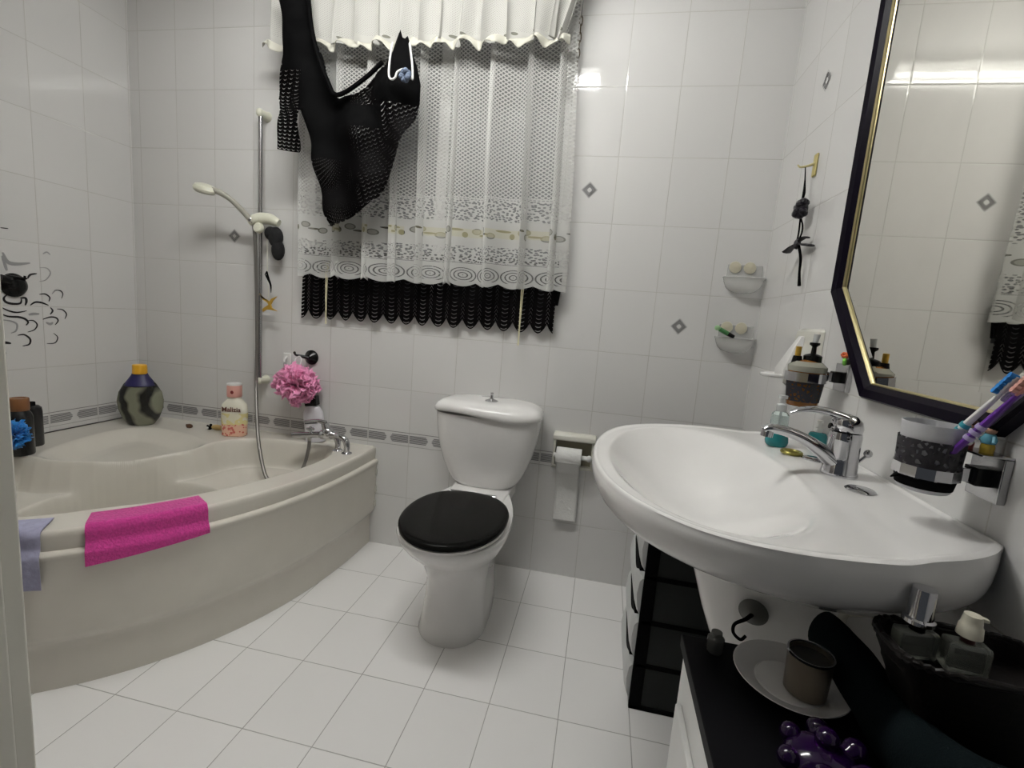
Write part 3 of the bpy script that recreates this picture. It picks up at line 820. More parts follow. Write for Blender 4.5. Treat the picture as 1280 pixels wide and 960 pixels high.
# ------------------------------------------------------------------ toilet roll holder
t = thing('toilet_roll_holder', 'ivory ceramic recessed toilet roll holder on the back wall right of the toilet', 'roll holder', (2.19, -.02, .575))
b = MB()
x0, x1, z0, z1 = 2.107, 2.278, .497, .643
b.box((x0, -.032, z0), (x0 + .011, -.0005, z1 - .02)); b.box((x1 - .011, -.032, z0), (x1, -.0005, z1 - .02)); b.box((x0, -.032, z0), (x1, -.0005, z0 + .010))
b.build('frame', m_cer2, t, bevel=.004)
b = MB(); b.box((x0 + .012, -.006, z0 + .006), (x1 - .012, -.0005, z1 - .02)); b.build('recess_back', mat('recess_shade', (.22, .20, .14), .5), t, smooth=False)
b = MB()
b.loft([[(x, y, z) for y, z in ((-.0005, .614), (-.0005, .645), (-.02, .647 + q), (-.036, .642 + q), (-.042, .634), (-.042, .618), (-.036, .614))] for x, q in ((x0 - .003, -.006), (x0 + .02, 0), (x1 - .02, 0), (x1 + .003, -.006))])
b.build('hood', m_cer2, t, bevel=.003)
b = MB(); b.tube([(x0 + .006, -.045, .552), (x1 - .010, -.045, .552)], .010, 14); b.ball((x1 - .018, -.045, .552), (.012, .014, .014), 16); b.build('spindle', m_white, t)
m_paper = mat('tissue_paper', (.74, .74, .72), .95, bump=(120, .6, .04))
t = thing('toilet_roll', 'white toilet roll in the wall holder with a long sheet hanging down', 'toilet roll', (2.178, -.045, .552))
b = MB(); T = dir_T((2.124, -.045, .552), (1, 0, 0)); b.lathe([(.012, 0), (.035, 0), (.036, .002), (.036, .102), (.035, .104), (.012, .104)], 36, T, cap=False); b.build('roll', m_paper, t)
b = MB()
b.grid(lambda u, v: (2.128 + u * .096 + .006 * v, -.012 - .010 * v - .068 * max(0, 1 - v * 4.2) ** 1.1 - .004 * sin(v * 7) - .002 * sin(u * 5), .535 - v * .275), 10, 40)
b.build('hanging_sheet', m_paper, t, solid=.0008)

# ------------------------------------------------------------------ curtains
def fold(x, seed, amp, per=.075):
    rnd = math
    return amp * (sin(2 * pi * x / per + 1.3 * sin(x * 9 + seed)) * .6 + sin(2 * pi * x / (per * 1.73) + seed * 2.1) * .4)
def cloth(name, m, parent, x0, x1, z0, z1, y, seed, amp, per, nu, nv, hem=None, flare=None, top=None, uvw=None, thick=0, pleat=None, **kw):
    b = MB()
    def P(u, v):
        x = x0 + (x1 - x0) * u
        zt = z1(u) if callable(z1) else z1
        zb = (z0(u) if callable(z0) else z0) - (hem(x) if hem else 0)
        z = zt + (zb - zt) * v
        a = amp * (.55 + .45 * v)
        if pleat:
            N, k = pleat
            ph = 2 * pi * N * u + .9 * sin(u * 11 + seed) + .25 * sin(v * 3 + u * 17)
            return (min(max(x + (x1 - x0) * k / (2 * pi * N) * sin(ph), x0 - .004), x1 + .004) + (flare(u, v) if flare else 0) + .002 * sin(v * 4 + u * 30), y + a * sin(ph + .9) + a * .25 * sin(ph * 2.3 + v), z)
        return (x + (flare(u, v) if flare else 0), y + fold(x, seed, a, per) + .003 * sin(v * 5 + u * 20), z)
    b.grid(P, nu, nv)
    UV = {}
    def uvfn(co, i):
        iu = i % (nu + 1); iv = i // (nu + 1)
        u = iu / nu
        zb = (z0(u) if callable(z0) else z0)
        return ((x1 - x0) * u * (uvw or 1.35), co[2] - zb)
    return b.build(name, m, parent, uvfn=uvfn, angle=180, solid=thick)

def lace_base(name, colr, rough=.85):
    m, nt, bs = new_mat(name)
    tc = nt.nodes.new('ShaderNodeUVMap'); sp = nt.nodes.new('ShaderNodeSeparateXYZ'); nt.links.new(tc.outputs[0], sp.inputs[0])
    bs.inputs['Roughness'].default_value = rough
    bs.inputs['Base Color'].default_value = (*colr, 1)
    bs.inputs['Specular IOR Level'].default_value = .2
    return m, nt, bs, X(nt, sp.outputs[0]), X(nt, sp.outputs[1])
# white lace: v = height above the hem
m_lace, nt, bs, u, v = lace_base('white_lace', (.63, .63, .605))
# diamond mesh
p, q = .0115, .0145
a1 = (u / p + v / q).near(1.0); a2 = (u / p - v / q).near(1.0)
hole_mesh = a1.min(a2).gt(.17)
# dense floral band
vo = nt.nodes.new('ShaderNodeTexVoronoi'); vo.inputs['Scale'].default_value = 120; vo.voronoi_dimensions = '2D'
cb = nt.nodes.new('ShaderNodeCombineXYZ'); nt.links.new(u.s, cb.inputs[0]); nt.links.new(v.s, cb.inputs[1]); nt.links.new(cb.outputs[0], vo.inputs['Vector'])
hole_dense = X(nt, vo.outputs['Distance']).lt(.36)
# medallions: concentric arcs every 6 cm
mu = u.near(.062); mr = (mu * mu + (v - .030) * (v - .030)).sqrt()
hole_med = mr.near(.0095).lt(.0016) * mr.lt(.034)
def band(lo, hi): return v.gt(lo) * v.lt(hi)
hole = hole_mesh * v.gt(.335)
hole = hole.max(hole_dense * band(.245, .325))
hole = hole.max(hole_dense * band(.082, .145))
hole = hole.max(hole_med * band(.005, .075))
hole = hole.max(band(.0775, .0795)).max(band(.328, .3305) * u.near(.008).gt(.0015))
# fruit row
def disc(per, off, v0, r):
    d_ = u.near(per, off); return (d_ * d_ + (v - v0) * (v - v0)).sqrt() / r
d1 = disc(.118, .02, .205, .0125); d2 = disc(.118, .062, .185, .0125)
lf1 = ((u.near(.118, .092) / .017) * (u.near(.118, .092) / .017) + ((v - .208) / .0045) * ((v - .208) / .0045)).sqrt()
lf2 = ((u.near(.118, .112) / .006) * (u.near(.118, .112) / .006) + ((v - .190) / .011) * ((v - .190) / .011)).sqrt()
lf3 = ((u.near(.118, .040) / .014) * (u.near(.118, .040) / .014) + ((v - .190) / .004) * ((v - .190) / .004)).sqrt()
inside = d1.min(d2)
col = mixc(nt, (inside.lt(1.0)) * (inside.gt(.72)), (.63, .63, .605), (.20, .20, .17))
colb = mixc(nt, inside.lt(.72), col, (.38, .38, .34))
colc = mixc(nt, lf1.min(lf2).min(lf3).lt(1.0), colb, (.13, .12, .07))
yb = (v - .197).abs().lt(.017) * (u * 31).sin().gt(.1)
cold = mixc(nt, yb * .45, colc, (.62, .58, .34))
nt.links.new(cold, bs.inputs['Base Color'])
nt.links.new((hole * -.44 + .70).s, bs.inputs['Alpha'])
# cloth lets light through
bs.inputs['Subsurface Weight'].default_value = 0
m_val, nt, bs, u, v = lace_base('white_valance', (.47, .466, .435))
a1 = (u / .006 + v / .008).near(1.0); a2 = (u / .006 - v / .008).near(1.0)
hole = a1.min(a2).gt(.30) * v.gt(.03)
sp_ = ((u.near(.085, .03) / .010) * (u.near(.085, .03) / .010) + ((v - .022) / .0055) * ((v - .022) / .0055)).sqrt().lt(1.0)
nt.links.new(mixc(nt, sp_, (.47, .466, .435), (.18, .18, .15)), bs.inputs['Base Color'])
nt.links.new((hole * -.32 + .93).s, bs.inputs['Alpha'])
# black wave lace: rows of crescents
def black_lace(name, per, row, dens):
    m, nt, bs, u, v = lace_base(name, (.0025, .0022, .0024), .6)
    k = u.near(per)
    wave = (k * k) * (2.2 / per) * -1 + v
    f = wave.near(row)
    hole = f.gt(row * .40) * k.lt(per * dens)
    f2 = ((u + per / 2).near(per))
    hole2 = f.lt(row * .06) * f2.lt(per * .10)
    bs.inputs['Specular IOR Level'].default_value = .03
    nt.links.new(((hole.max(hole2)) * -1 + 1).s, bs.inputs['Alpha'])
    return m
m_bl = black_lace('black_lace', .072, .0165, .17)
m_bl2 = black_lace('black_lace_shawl', .024, .0135, .28)

t = thing('window_curtain', 'white lace window curtain with fruit border, gathered over the window', 'curtain', (1.5, -.06, 1.21))
scal = lambda x: .016 * abs(sin(pi * x / .046))
cloth('lace_panel', m_lace, t, .900, 2.098, lambda u: 1.222 + .012 * u, 2.34, -.070, 1.7, .026, .098, 520, 60, hem=scal, pleat=(9, 1.75), flare=lambda u, v: -.034 * (1 - v) * u)
b = MB(); b.tube([(.86, -.085, 2.35), (2.16, -.085, 2.35)], .009, 12); b.build('curtain_rod', m_white, t)
for x in (.862, 2.15):
    b = MB(); b.tube([(x, -.001, 2.35), (x, -.085, 2.35)], .008, 10); b.lathe([(0, 0), (.022, 0), (.022, .006), (0, .007)], 18, dir_T((x, -.0005, 2.35), (0, -1, 0))); b.build('rod_bracket', m_white, t)
t = thing('curtain_valance', 'white ruffled curtain valance across the top of the window', 'curtain', (1.46, -.11, 2.2))
cloth('valance_cloth', m_val, t, .815, 2.12, lambda u: 2.108 - .004 * u, 2.40, -.128, .4, .018, .088, 460, 26, pleat=(15, 1.35), hem=lambda x: .008 * sin(x * 52) + .004 * sin(x * 91),
      flare=lambda u, v: -(.095 * v * sstep((u - .86) / .14)))
b = MB()
def frill(u, v):
    x = .80 + 1.24 * u
    return (x, -.132 + fold(x, .4, .018, .088) * 1.0 - v * .012 + .010 * v * sin(x * 130), 2.116 - .004 * u + .008 * -sin(x * 52) - .026 * v - .010 * v * sin(x * 75))
b.grid(frill, 420, 5); b.build('hem_frill', mat('cream_hem', (.52, .51, .44), .8), t, solid=.0012, angle=180)
t = thing('lace_trim', 'black lace curtain with scalloped hem hanging below the white lace', 'curtain', (1.49, -.03, 1.2))
cloth('lace_cloth', m_bl, t, .919, 2.062, lambda u: 1.042 + .022 * u, 1.34, -.026, 3.1, .008, .11, 480, 26, hem=lambda x: .036 * (abs(cos(pi * (x - .919) / .072)) - .55), uvw=1.0)
t = tag(MB().tube([(2.068, -.03, 1.30), (2.068, -.03, 1.22), (2.066, -.03, 1.165)], [.011, .011, .007], 10).build('curtain_tassel', m_bl2 if False else m_blackm, org=(2.068, -.03, 1.25)), 'short black tassel hanging at the right end of the lace', 'tassel')
for x, zb, lab in ((1.053, 1.010, 'left cream blind cord hanging over the black lace'), (1.925, .992, 'right cream blind cord hanging over the black lace')):
    b = MB(); b.tube([(x - .004, -.045, 1.28), (x - .002, -.048, 1.15), (x, -.046, zb + .02)], .0022, 8, smooth=4); b.tube([(x + .005, -.045, 1.28), (x + .003, -.048, 1.15), (x + .001, -.046, zb + .02)], .0022, 8, smooth=4)
    b.tube([(x, -.046, zb + .022), (x, -.046, zb)], [.003, .004], 8)
    b.build('blind_cord', mat('cream_cord', (.62, .58, .38), .7), WINDOW)
# metal blind chain at the right of the window
t = thing('blind_chain', 'dark metal link chain at the top right of the curtain', 'chain', (2.064, -.05, 2.15))
b = MB(); m_chain = mat('dark_brass', (.10, .075, .04), .35, .8)
for k in range(6):
    z = 2.205 - k * .028; q = []
    for i in range(13):
        a = 2 * pi * i / 12
        q.append((2.064 + (.006 * cos(a) if k % 2 == 0 else 0), -.05 + (0 if k % 2 == 0 else .006 * cos(a)), z + .018 * sin(a)))
    b.tube(q, .0018, 6, cap=False)
b.build('links', m_chain, t)
b = MB(); b.tube([(2.064, -.05, 2.33), (2.064, -.05, 2.215)], .0025, 8); b.build('hook', m_chrome, t)

# ------------------------------------------------------------------ black lace shawl over the curtain rod
SHAWL = [(0.924,2.266),(1.022,2.262),(1.051,2.140),(1.101,2.013),(1.143,1.928),(1.172,1.880),(1.238,1.896),(1.317,1.946),(1.380,1.984),(1.403,2.027),(1.417,2.081),(1.425,2.108),(1.436,2.075),(1.451,2.091),(1.461,2.069),(1.475,2.031),(1.497,1.980),(1.509,1.925),(1.503,1.870),(1.484,1.801),(1.455,1.753),(1.435,1.696),(1.412,1.638),(1.382,1.570),(1.351,1.525),(1.286,1.472),(1.219,1.433),(1.164,1.403),(1.142,1.442),(1.112,1.532),(1.085,1.637),(1.063,1.717),(1.044,1.793),(1.026,1.842),(1.013,1.804),(1.003,1.754),(1.001,1.689),(0.919,1.691),(0.918,1.828),(0.903,1.886),(0.913,1.936),(0.940,2.041)]
def nearest(px, py, poly):
    best = None; bd = 1e9; n = len(poly)
    for i in range(n):
        x0, y0 = poly[i]; x1, y1 = poly[(i + 1) % n]; dx, dy = x1 - x0, y1 - y0
        q = max(0, min(1, ((px - x0) * dx + (py - y0) * dy) / (dx * dx + dy * dy + 1e-12)))
        cx_, cy_ = x0 + q * dx, y0 + q * dy; d_ = math.hypot(px - cx_, py - cy_)
        if d_ < bd: bd = d_; best = (cx_, cy_)
    return best, bd
b = MB(); st = .009; idx = {}; uvl = []
nx = int((1.52 - .89) / st) + 2; nz = int((2.28 - 1.39) / st) + 2
ok = {}
def shp(x, z):      # depth of the folded cloth
    t_ = (x - 1.03) * .8 + (2.28 - z) * .2
    y = -.190 - .012 * sin(x * 34 + z * 9) - .010 * sin(x * 21 - z * 25 + 1) - .005 * sin(z * 40 + x * 5)
    y -= .035 * max(0, 1 - abs(x - 1.40) / .16) * max(0, min(1, (z - 1.75) / .2))
    return y
def vert(i, j):
    if (i, j) in idx: return idx[(i, j)]
    x, z = .89 + i * st, 1.39 + j * st
    d_ = pdist(x, z, SHAWL)
    (nx_, nz_), bd = nearest(x, z, SHAWL)
    if d_ < 0 or bd < st * .45: X_, Z_ = nx_, nz_
    else: X_, Z_ = x, z
    idx[(i, j)] = len(b.v); b.v.append((X_, shp(X_, Z_), Z_)); return idx[(i, j)]
for i in range(nx):
    for j in range(nz):
        c_ = pdist(.89 + (i + .5) * st, 1.39 + (j + .5) * st, SHAWL)
        if c_ > -st * .05:
            b.f.append((vert(i, j), vert(i + 1, j), vert(i + 1, j + 1), vert(i, j + 1))); b.m.append(0)
def uvs(co, i):
    x, y, z = co
    a = math.radians(-28) * sstep((x - 1.03) / .25)
    return (x * cos(a) - z * sin(a) + y * 1.2, x * sin(a) + z * cos(a))
t = thing('lace_shawl', 'black lace shawl draped in a V over the left of the white curtain', 'shawl', (1.18, -.19, 1.9))
# solid inner part and open lace part share the mesh: lace by material
b2 = MB(); b2.v = b.v; b2.f = b.f; b2.m = []
for f in b.f:
    cx_ = sum(b.v[k][0] for k in f) / 4; cz_ = sum(b.v[k][2] for k in f) / 4
    lace_ = (cx_ < 1.02 and cz_ < 1.98) or (cz_ < 1.66) or (cx_ > 1.36 and cz_ < 1.86) or (cz_ < 1.78 and cx_ > 1.22) or (cx_ > 1.22 and cz_ > 1.86 and cx_ < 1.34 and cz_ < 1.92)
    b2.m.append(1 if lace_ else 0)
o = b2.build('shawl_cloth', [m_blackm, m_bl2], t, uvfn=uvs, angle=180, solid=.0018)
# a thicker gathered band at the top edge of the V
b = MB()
b.tube([(1.035, -.185, 2.27), (1.06, -.20, 2.14), (1.10, -.21, 2.02), (1.15, -.215, 1.92), (1.175, -.215, 1.885), (1.22, -.215, 1.893), (1.31, -.22, 1.945), (1.375, -.235, 1.985)], [.008, .009, .009, .009, .009, .008, .008, .008], 8, smooth=5)
b.build('rolled_edge', m_blackm, t)
t = thing('hair_tie', 'white elastic loop with a grey-blue knot hung on the shawl tip', 'hair tie', (1.45, -.26, 1.95))
b = MB(); b.tube([(1.426, -.262, 2.035), (1.418, -.262, 1.99), (1.416, -.264, 1.93), (1.428, -.266, 1.912), (1.442, -.266, 1.918), (1.450, -.266, 1.936), (1.475, -.264, 1.945), (1.498, -.262, 1.925), (1.505, -.26, 1.915), (1.503, -.262, 1.96), (1.490, -.262, 2.03)], .0038, 8, smooth=6); b.build('elastic', m_white, t)
b = MB()
for k in range(9):
    a = k * .7; b.ball((1.482 + .013 * cos(a), -.272 + .004 * sin(3 * a), 1.922 + .014 * sin(a)), (.011, .009, .010), 12)
b.build('knot', mat('grey_blue_fabric', (.10, .13, .19), .8, bump=(90, .6, .3)), t)

# ------------------------------------------------------------------ plastic corner soap dishes
m_dish = mat('soap_dish_plastic', (.80, .80, .78), .2, trans=.3, ior=1.2, alpha=.5)
m_yel = mat('yellowed_suction', (.58, .545, .42), .45)
for z0, lab in ((1.318, 'pale plastic soap dish, the upper one in the right wall corner'), (1.092, 'pale plastic soap dish, the lower one in the right wall corner')):
    t = thing('soap_dish', lab, 'soap dish', (2.76, -.03, z0), 'soap dishes in the right corner')
    b = MB(); rings = []
    for k, (q, zz) in enumerate([(1.0, 0), (1.02, .003), (1.0, .0), (.97, -.004), (.93, -.016), (.82, -.034), (.62, -.047), (.3, -.054), (.02, -.055)]):
        rings.append([(2.762 + .072 * q * cos(a), -.0015 - .062 * q * max(0, sin(a)) ** .8, z0 + zz) for a in [pi * i / 28 for i in range(29)]])
    b.loft(rings, False, False); b.build('bowl', m_dish, t, solid=.003, angle=60)
    b = MB(); b.tube([(2.690 + .0, -.003, z0 + .001)] + [(2.762 - .074 * cos(a), -.003 - .064 * sin(a) ** .8, z0 + .001) for a in [pi * i / 20 for i in range(1, 20)]] + [(2.8335, -.003, z0 + .001)], .0028, 8); b.build('rim', m_dish, t)
    b = MB(); b.box((2.70, -.006, z0), (2.825, -.0008, z0 + .050)); b.build('back_plate', m_dish, t, bevel=.002)
    for dx in (-.030, .022):
        b = MB(); b.lathe([(0, 0), (.022, 0), (.021, .003), (.012, .004), (.006, .005), (0, .0055)], 24, dir_T((2.757 + dx, -.006, z0 + .040), (0, -1, 0))); b.build('suction_cup', m_yel, t)
t = thing('marker_pen', 'green and dark pen-like tool lying across the lower soap dish', 'pen', (2.70, -.065, 1.12))
b = MB(); b.tube([(2.688, -.070, 1.123), (2.720, -.066, 1.108)], [.0085, .0085], 14); b.build('barrel', mat('green_plastic', (.06, .22, .07), .35), t)
b = MB(); b.ball((2.680, -.071, 1.127), (.011, .010, .010), 14); b.build('end_cap', mat('pale_green', (.30, .50, .26), .4), t)
b = MB(); b.tube([(2.720, -.066, 1.108), (2.743, -.063, 1.098)], [.008, .007], 14); b.build('grip', m_black, t)
b = MB(); b.tube([(2.743, -.063, 1.098), (2.749, -.062, 1.095)], [.0055, .005], 12); b.build('tip', m_chrome2, t)

# ------------------------------------------------------------------ ribbon ornament on the right wall
t = thing('adhesive_hook', 'small yellowed stick-on hook on the right wall holding a black ribbon', 'hook', (2.832, -.33, 1.635))
b = MB(); b.box((2.830, -.350, 1.595), (2.836, -.325, 1.66)); b.build('plate', mat('yellowed_glue', (.50, .42, .16), .5), t, bevel=.003)
b = MB(); b.tube([(2.832, -.338, 1.632), (2.815, -.325, 1.628), (2.800, -.315, 1.628), (2.795, -.308, 1.636)], [.005, .0035, .003, .0025], 8, smooth=4); b.build('hook_arm', mat('yellowed_hook', (.46, .40, .2), .4), t)
t = thing('ribbon_rose', 'black ribbon rose with trailing bow hanging on the right wall', 'ornament', (2.81, -.36, 1.45))
b = MB(); rnd = random.Random(4)
b.ball((2.805, -.364, 1.495), (.018, .024, .030), 16)
for k in range(16):
    a = rnd.uniform(0, 2 * pi); zq = rnd.uniform(-.9, .9); r_ = .018
    c_ = (2.803 + .010 * cos(a), -.364 + .018 * sin(a), 1.497 + .024 * zq)
    b.ball(c_, (.011, .014, .010), 10)
b.build('rose', mat('black_satin', (.012, .010, .016), .35), t)
b = MB(); b.tube([(2.812, -.322, 1.628), (2.812, -.335, 1.59), (2.81, -.352, 1.545), (2.805, -.36, 1.52)], [.0016, .002, .0045, .003], 8, smooth=4)
b.tube([(2.806, -.365, 1.475), (2.812, -.352, 1.45), (2.815, -.345, 1.425), (2.810, -.355, 1.40)], .0025, 8, smooth=4)
b.tube([(2.806, -.362, 1.475), (2.814, -.372, 1.445), (2.814, -.372, 1.42), (2.810, -.362, 1.40)], .0025, 8, smooth=4)
b.tube([(2.812, -.365, 1.395), (2.818, -.385, 1.35), (2.822, -.382, 1.31), (2.824, -.392, 1.268)], [.004, .004, .0035, .005], 8, smooth=4)
b.build('cord', m_blackm, t)
b = MB()
b.ball((2.810, -.362, 1.393), (.010, .012, .016), 12)
def strip(pts, w):
    bb = MB(); 
    for i, (p, wd) in enumerate(zip(pts, w)): pass
    return bb
b.tube([(2.808, -.355, 1.392), (2.803, -.335, 1.385), (2.800, -.312, 1.376)], [.008, .012, .015], 8, flat=.35)
b.tube([(2.812, -.37, 1.400), (2.816, -.395, 1.408), (2.82, -.41, 1.405)], [.006, .010, .008], 8, flat=.35)
b.tube([(2.812, -.37, 1.392), (2.818, -.405, 1.385), (2.822, -.440, 1.378)], [.007, .012, .011], 8, flat=.35)
b.build('bow', mat('black_organza', (.02, .018, .022), .5), t)
# ------------------------------------------------------------------ wash basin
BY, BZ = -.98, .85
def b_out(k, n=72):
    """right half outline: closed loop starting at wall (+y side) round the tip to the wall (-y side)"""
    P = [(2.8355, .268), (2.80, .305), (2.745, .340), (2.68, .366), (2.61, .379), (2.54, .381), (2.47, .368), (2.41, .338), (2.36, .294), (2.325, .245), (2.298, .18), (2.282, .11), (2.275, .04)]
    P = [(x, BY + y) for x, y in P] + [(x, BY - y) for x, y in P[::-1]]
    return P
_o = b_out(0)
def resample(P, n, closed=False):
    Q = P + ([P[0]] if closed else [])
    L = [0]
    for a, c in zip(Q, Q[1:]): L.append(L[-1] + math.hypot(c[0] - a[0], c[1] - a[1]))
    out = []
    for i in range(n):
        s_ = L[-1] * i / (n if closed else n - 1); j = 0
        while j < len(L) - 2 and L[j + 1] < s_: j += 1
        q = (s_ - L[j]) / (L[j + 1] - L[j] + 1e-12)
        out.append((Q[j][0] + (Q[j + 1][0] - Q[j][0]) * q, Q[j][1] + (Q[j + 1][1] - Q[j][1]) * q))
    return out
def catmull(P, k=5):
    Q = []
    for i in range(len(P) - 1):
        p0 = P[max(i - 1, 0)]; p1 = P[i]; p2 = P[i + 1]; p3 = P[min(i + 2, len(P) - 1)]
        for j in range(k):
            t_ = j / k
            Q.append(tuple(.5 * ((2 * p1[a]) + (-p0[a] + p2[a]) * t_ + (2 * p0[a] - 5 * p1[a] + 4 * p2[a] - p3[a]) * t_ ** 2 + (-p0[a] + 3 * p1[a] - 3 * p2[a] + p3[a]) * t_ ** 3) for a in (0, 1)))
    Q.append(P[-1]); return Q
arc = resample(catmull(_o, 6), 130)
wall_side = [(2.8355, BY - .285 + .57 * (i + 1) / 31) for i in range(30)]
oloop = arc + wall_side
oc = (2.52, BY)
def basin_z(x, y):
    # dished bowl inside a flat deck
    dx = (x - 2.492) / (.188 if x < 2.492 else .172); dy = (y - BY) / .340
    r = sqrt(dx * dx + dy * dy)
    z = BZ
    if r < 1.0:
        z -= .002 + .118 * (1 - r ** 2.0) ** 1.15
    elif r < 1.12: z -= .002 * (1 - sstep((r - 1) / .12))
    # the raised back ledge dips toward the front rim
    if x > 2.66: z += .006 * sstep((x - 2.66) / .05)
    z -= .004 * sstep((2.70 - x) / .3)
    d_ = min(math.hypot(x - a[0], y - a[1]) for a in arc[::3])
    if d_ < .022 and x < 2.80: z += -.006 * (1 - sstep(d_ / .022)) * 0
    return z
t = thing('wash_basin', 'large white oval wash basin on a half pedestal under the mirror', 'basin', (2.80, BY, .70))
b = MB(); vs = []; n = len(oloop); ROW = [1 - k / 70 for k in range(70)]
for r in ROW:
    for (x, y) in oloop:
        X_, Y_ = oc[0] + (x - oc[0]) * r, oc[1] + (y - oc[1]) * r
        edge = (1 - r) / .035
        z = basin_z(X_, Y_) + (.003 * sin(pi * min(1, edge)) if edge < 1 else 0)
        vs.append((X_, Y_, z))
vs.append((oc[0], oc[1], basin_z(*oc)))
fs = []
for i in range(len(ROW) - 1):
    for j in range(n):
        k = (j + 1) % n
        fs.append((i * n + j, i * n + k, (i + 1) * n + k, (i + 1) * n + j))
for j in range(n): fs.append(((len(ROW) - 1) * n + j, (len(ROW) - 1) * n + (j + 1) % n, len(vs) - 1))
b.add(vs, fs)
def under(q, z, shrink):
    out = []
    for (x, y) in oloop:
        cx_, cy_ = 2.8355, BY
        # shrink towards the pedestal
        X_ = cx_ + (x - cx_) * (1 - shrink * .9); Y_ = cy_ + (y - cy_) * (1 - shrink)
        bx = x - 2.55
        out.append((min(X_, 2.8355), Y_, z))
    return out
def z0r():
    return [(x, y, basin_z(x, y)) for x, y in oloop]
rings = [z0r(), [(x + (.002 if x > 2.83 else -.0), y, basin_z(x, y) - .004) for x, y in oloop]]
def scaled(s_, z, o_=(2.8355, BY)):
    return [(min(o_[0] + (x - o_[0]) * s_, 2.8355), o_[1] + (y - o_[1]) * (s_ if True else 1), z) for x, y in oloop]
for s_, z in ((1.004, .838), (1.004, .826), (.999, .812), (.988, .798), (.965, .784), (.93, .772), (.87, .757), (.79, .740), (.70, .718), (.62, .704), (.50, .698), (.2, .695)):
    rings.append(scaled(s_, z))
# keep the wall ends of the skirt shallow
b.loft(rings, False, True)
b.build('bowl', m_cer, t, angle=60)
b = MB(); rings = []
for z, xf, hw in ((.70, 2.470, .125), (.66, 2.492, .118), (.60, 2.512, .108), (.54, 2.532, .098), (.49, 2.552, .088), (.474, 2.560, .083)):
    rings.append([(2.8355, BY - hw * .95, z)] + [(2.8355 - (2.8355 - xf) * abs(sin(a)) ** .62, BY - hw * cos(a), z) for a in [pi * i / 24 for i in range(1, 24)]] + [(2.8355, BY + hw * .95, z)])
b.loft(rings, True, True); b.build('half_pedestal', m_cer, t, angle=50)
for (x, y) in ((2.742, -1.068), (2.742, -.872)):
    b = MB(); z = basin_z(x, y); b.lathe([(0, 0), (.023, 0), (.024, .002), (.021, .0045), (.010, .0058), (0, .006)], 30, TR((x, y, z))); b.build('tap_hole_cover', m_chrome, t)
b = MB(); b.tube([(2.738, -1.085, .30), (2.738, -1.085, .60), (2.76, -1.085, .640), (2.834, -1.085, .645)], .011, 14, smooth=4); b.build('waste_pipe', m_cer2, t)
# faucet
FX, FY, FZ = 2.748, -.972, BZ + .006
t = thing('basin_mixer_tap', 'chrome single-lever mixer tap on the back ledge of the basin', 'tap', (FX, FY, FZ))
b = MB()
b.lathe([(0, 0), (.032, 0), (.0325, .004), (.030, .012), (.0285, .04), (.0285, .07), (.029, .078), (.0275, .086), (0, .088)], 30, TR((FX, FY, FZ)), sy=.92)
b.build('tap_body', m_chrome, t, angle=60)
b = MB()
pts = [(FX - .004, FY, FZ + .018), (FX - .035, FY, FZ + .042), (FX - .070, FY, FZ + .062), (FX - .105, FY, FZ + .074), (FX - .135, FY, FZ + .077), (FX - .147, FY, FZ + .072)]
b.tube(pts, [.024, .020, .0165, .014, .0125, .010], 20, smooth=5, flat=.72); b.tube([(FX - .139, FY, FZ + .073), (FX - .140, FY, FZ + .060)], [.0115, .0115], 18)
b.build('spout', m_chrome, t, angle=60)
b = MB()
b.loft([[(FX + .002 + q * .030 * cos(a) + dx, FY + q * .027 * sin(a), FZ + z) for a in [2 * pi * i / 24 for i in range(24)]] for z, q, dx in ((.088, .85, 0), (.096, .95, -.002), (.108, .9, -.004), (.118, .62, -.006), (.121, .2, -.006))])
b.tube([(FX + .012, FY, FZ + .106), (FX - .02, FY, FZ + .118), (FX - .055, FY, FZ + .124), (FX - .085, FY, FZ + .121), (FX - .105, FY, FZ + .112)], [.020, .0185, .015, .0115, .007], 20, smooth=5, flat=.45)
b.build('lever', m_chrome, t, angle=60)
b = MB(); b.lathe([(0, 0), (.0055, 0), (.0055, .002), (0, .0025)], 14, dir_T((FX - .029, FY, FZ + .095), (-1, 0, .2))); b.build('temperature_mark', m_black, t)
b = MB(); b.tube([(FX + .020, FY - .004, FZ + .02), (FX + .038, FY - .008, FZ + .045)], [.003, .003], 8); b.ball((FX + .040, FY - .009, FZ + .050), (.008, .006, .008), 12); b.build('pop_up_rod', m_chrome2, t)

# small bottles and ring on the ledge
m_teal = mat('teal_cream', (.01, .16, .17), .25)
m_tealg = mat('pale_teal_glass', (.80, .92, .90), .05, trans=.85)
t = thing('lotion_spray_bottle', 'clear pump bottle with teal base at the far end of the basin ledge', 'bottle', (2.700, -.765, BZ))
z = basin_z(2.70, -.765)
T = TR((2.700, -.765, z))
b = MB(); b.lathe([(0, 0), (.020, 0), (.024, .004), (.0255, .012), (.024, .022), (.021, .030), (.0205, .032)], 28, T); b.build('teal_base', m_teal, t)
b = MB(); b.lathe([(0, .032), (.021, .032), (.0195, .05), (.019, .076), (.014, .082), (.010, .084), (0, .084)], 28, T); b.build('clear_body', m_tealg, t)
b = MB(); b.tube([(2.70, -.765, z + .034), (2.70, -.765, z + .085)], .0022, 8); b.lathe([(0, .084), (.011, .084), (.011, .100), (.006, .103), (.005, .114), (.010, .115), (.010, .122), (0, .123)], 20, T); b.build('pump', m_glass if False else mat('clear_white_plastic', (.72, .74, .74), .2, trans=.4), t)
t = thing('lotion_spray_bottle', 'small teal pump bottle behind the chrome tap', 'bottle', (2.800, -.735, BZ))
z = basin_z(2.80, -.735); T = TR((2.800, -.735, z))
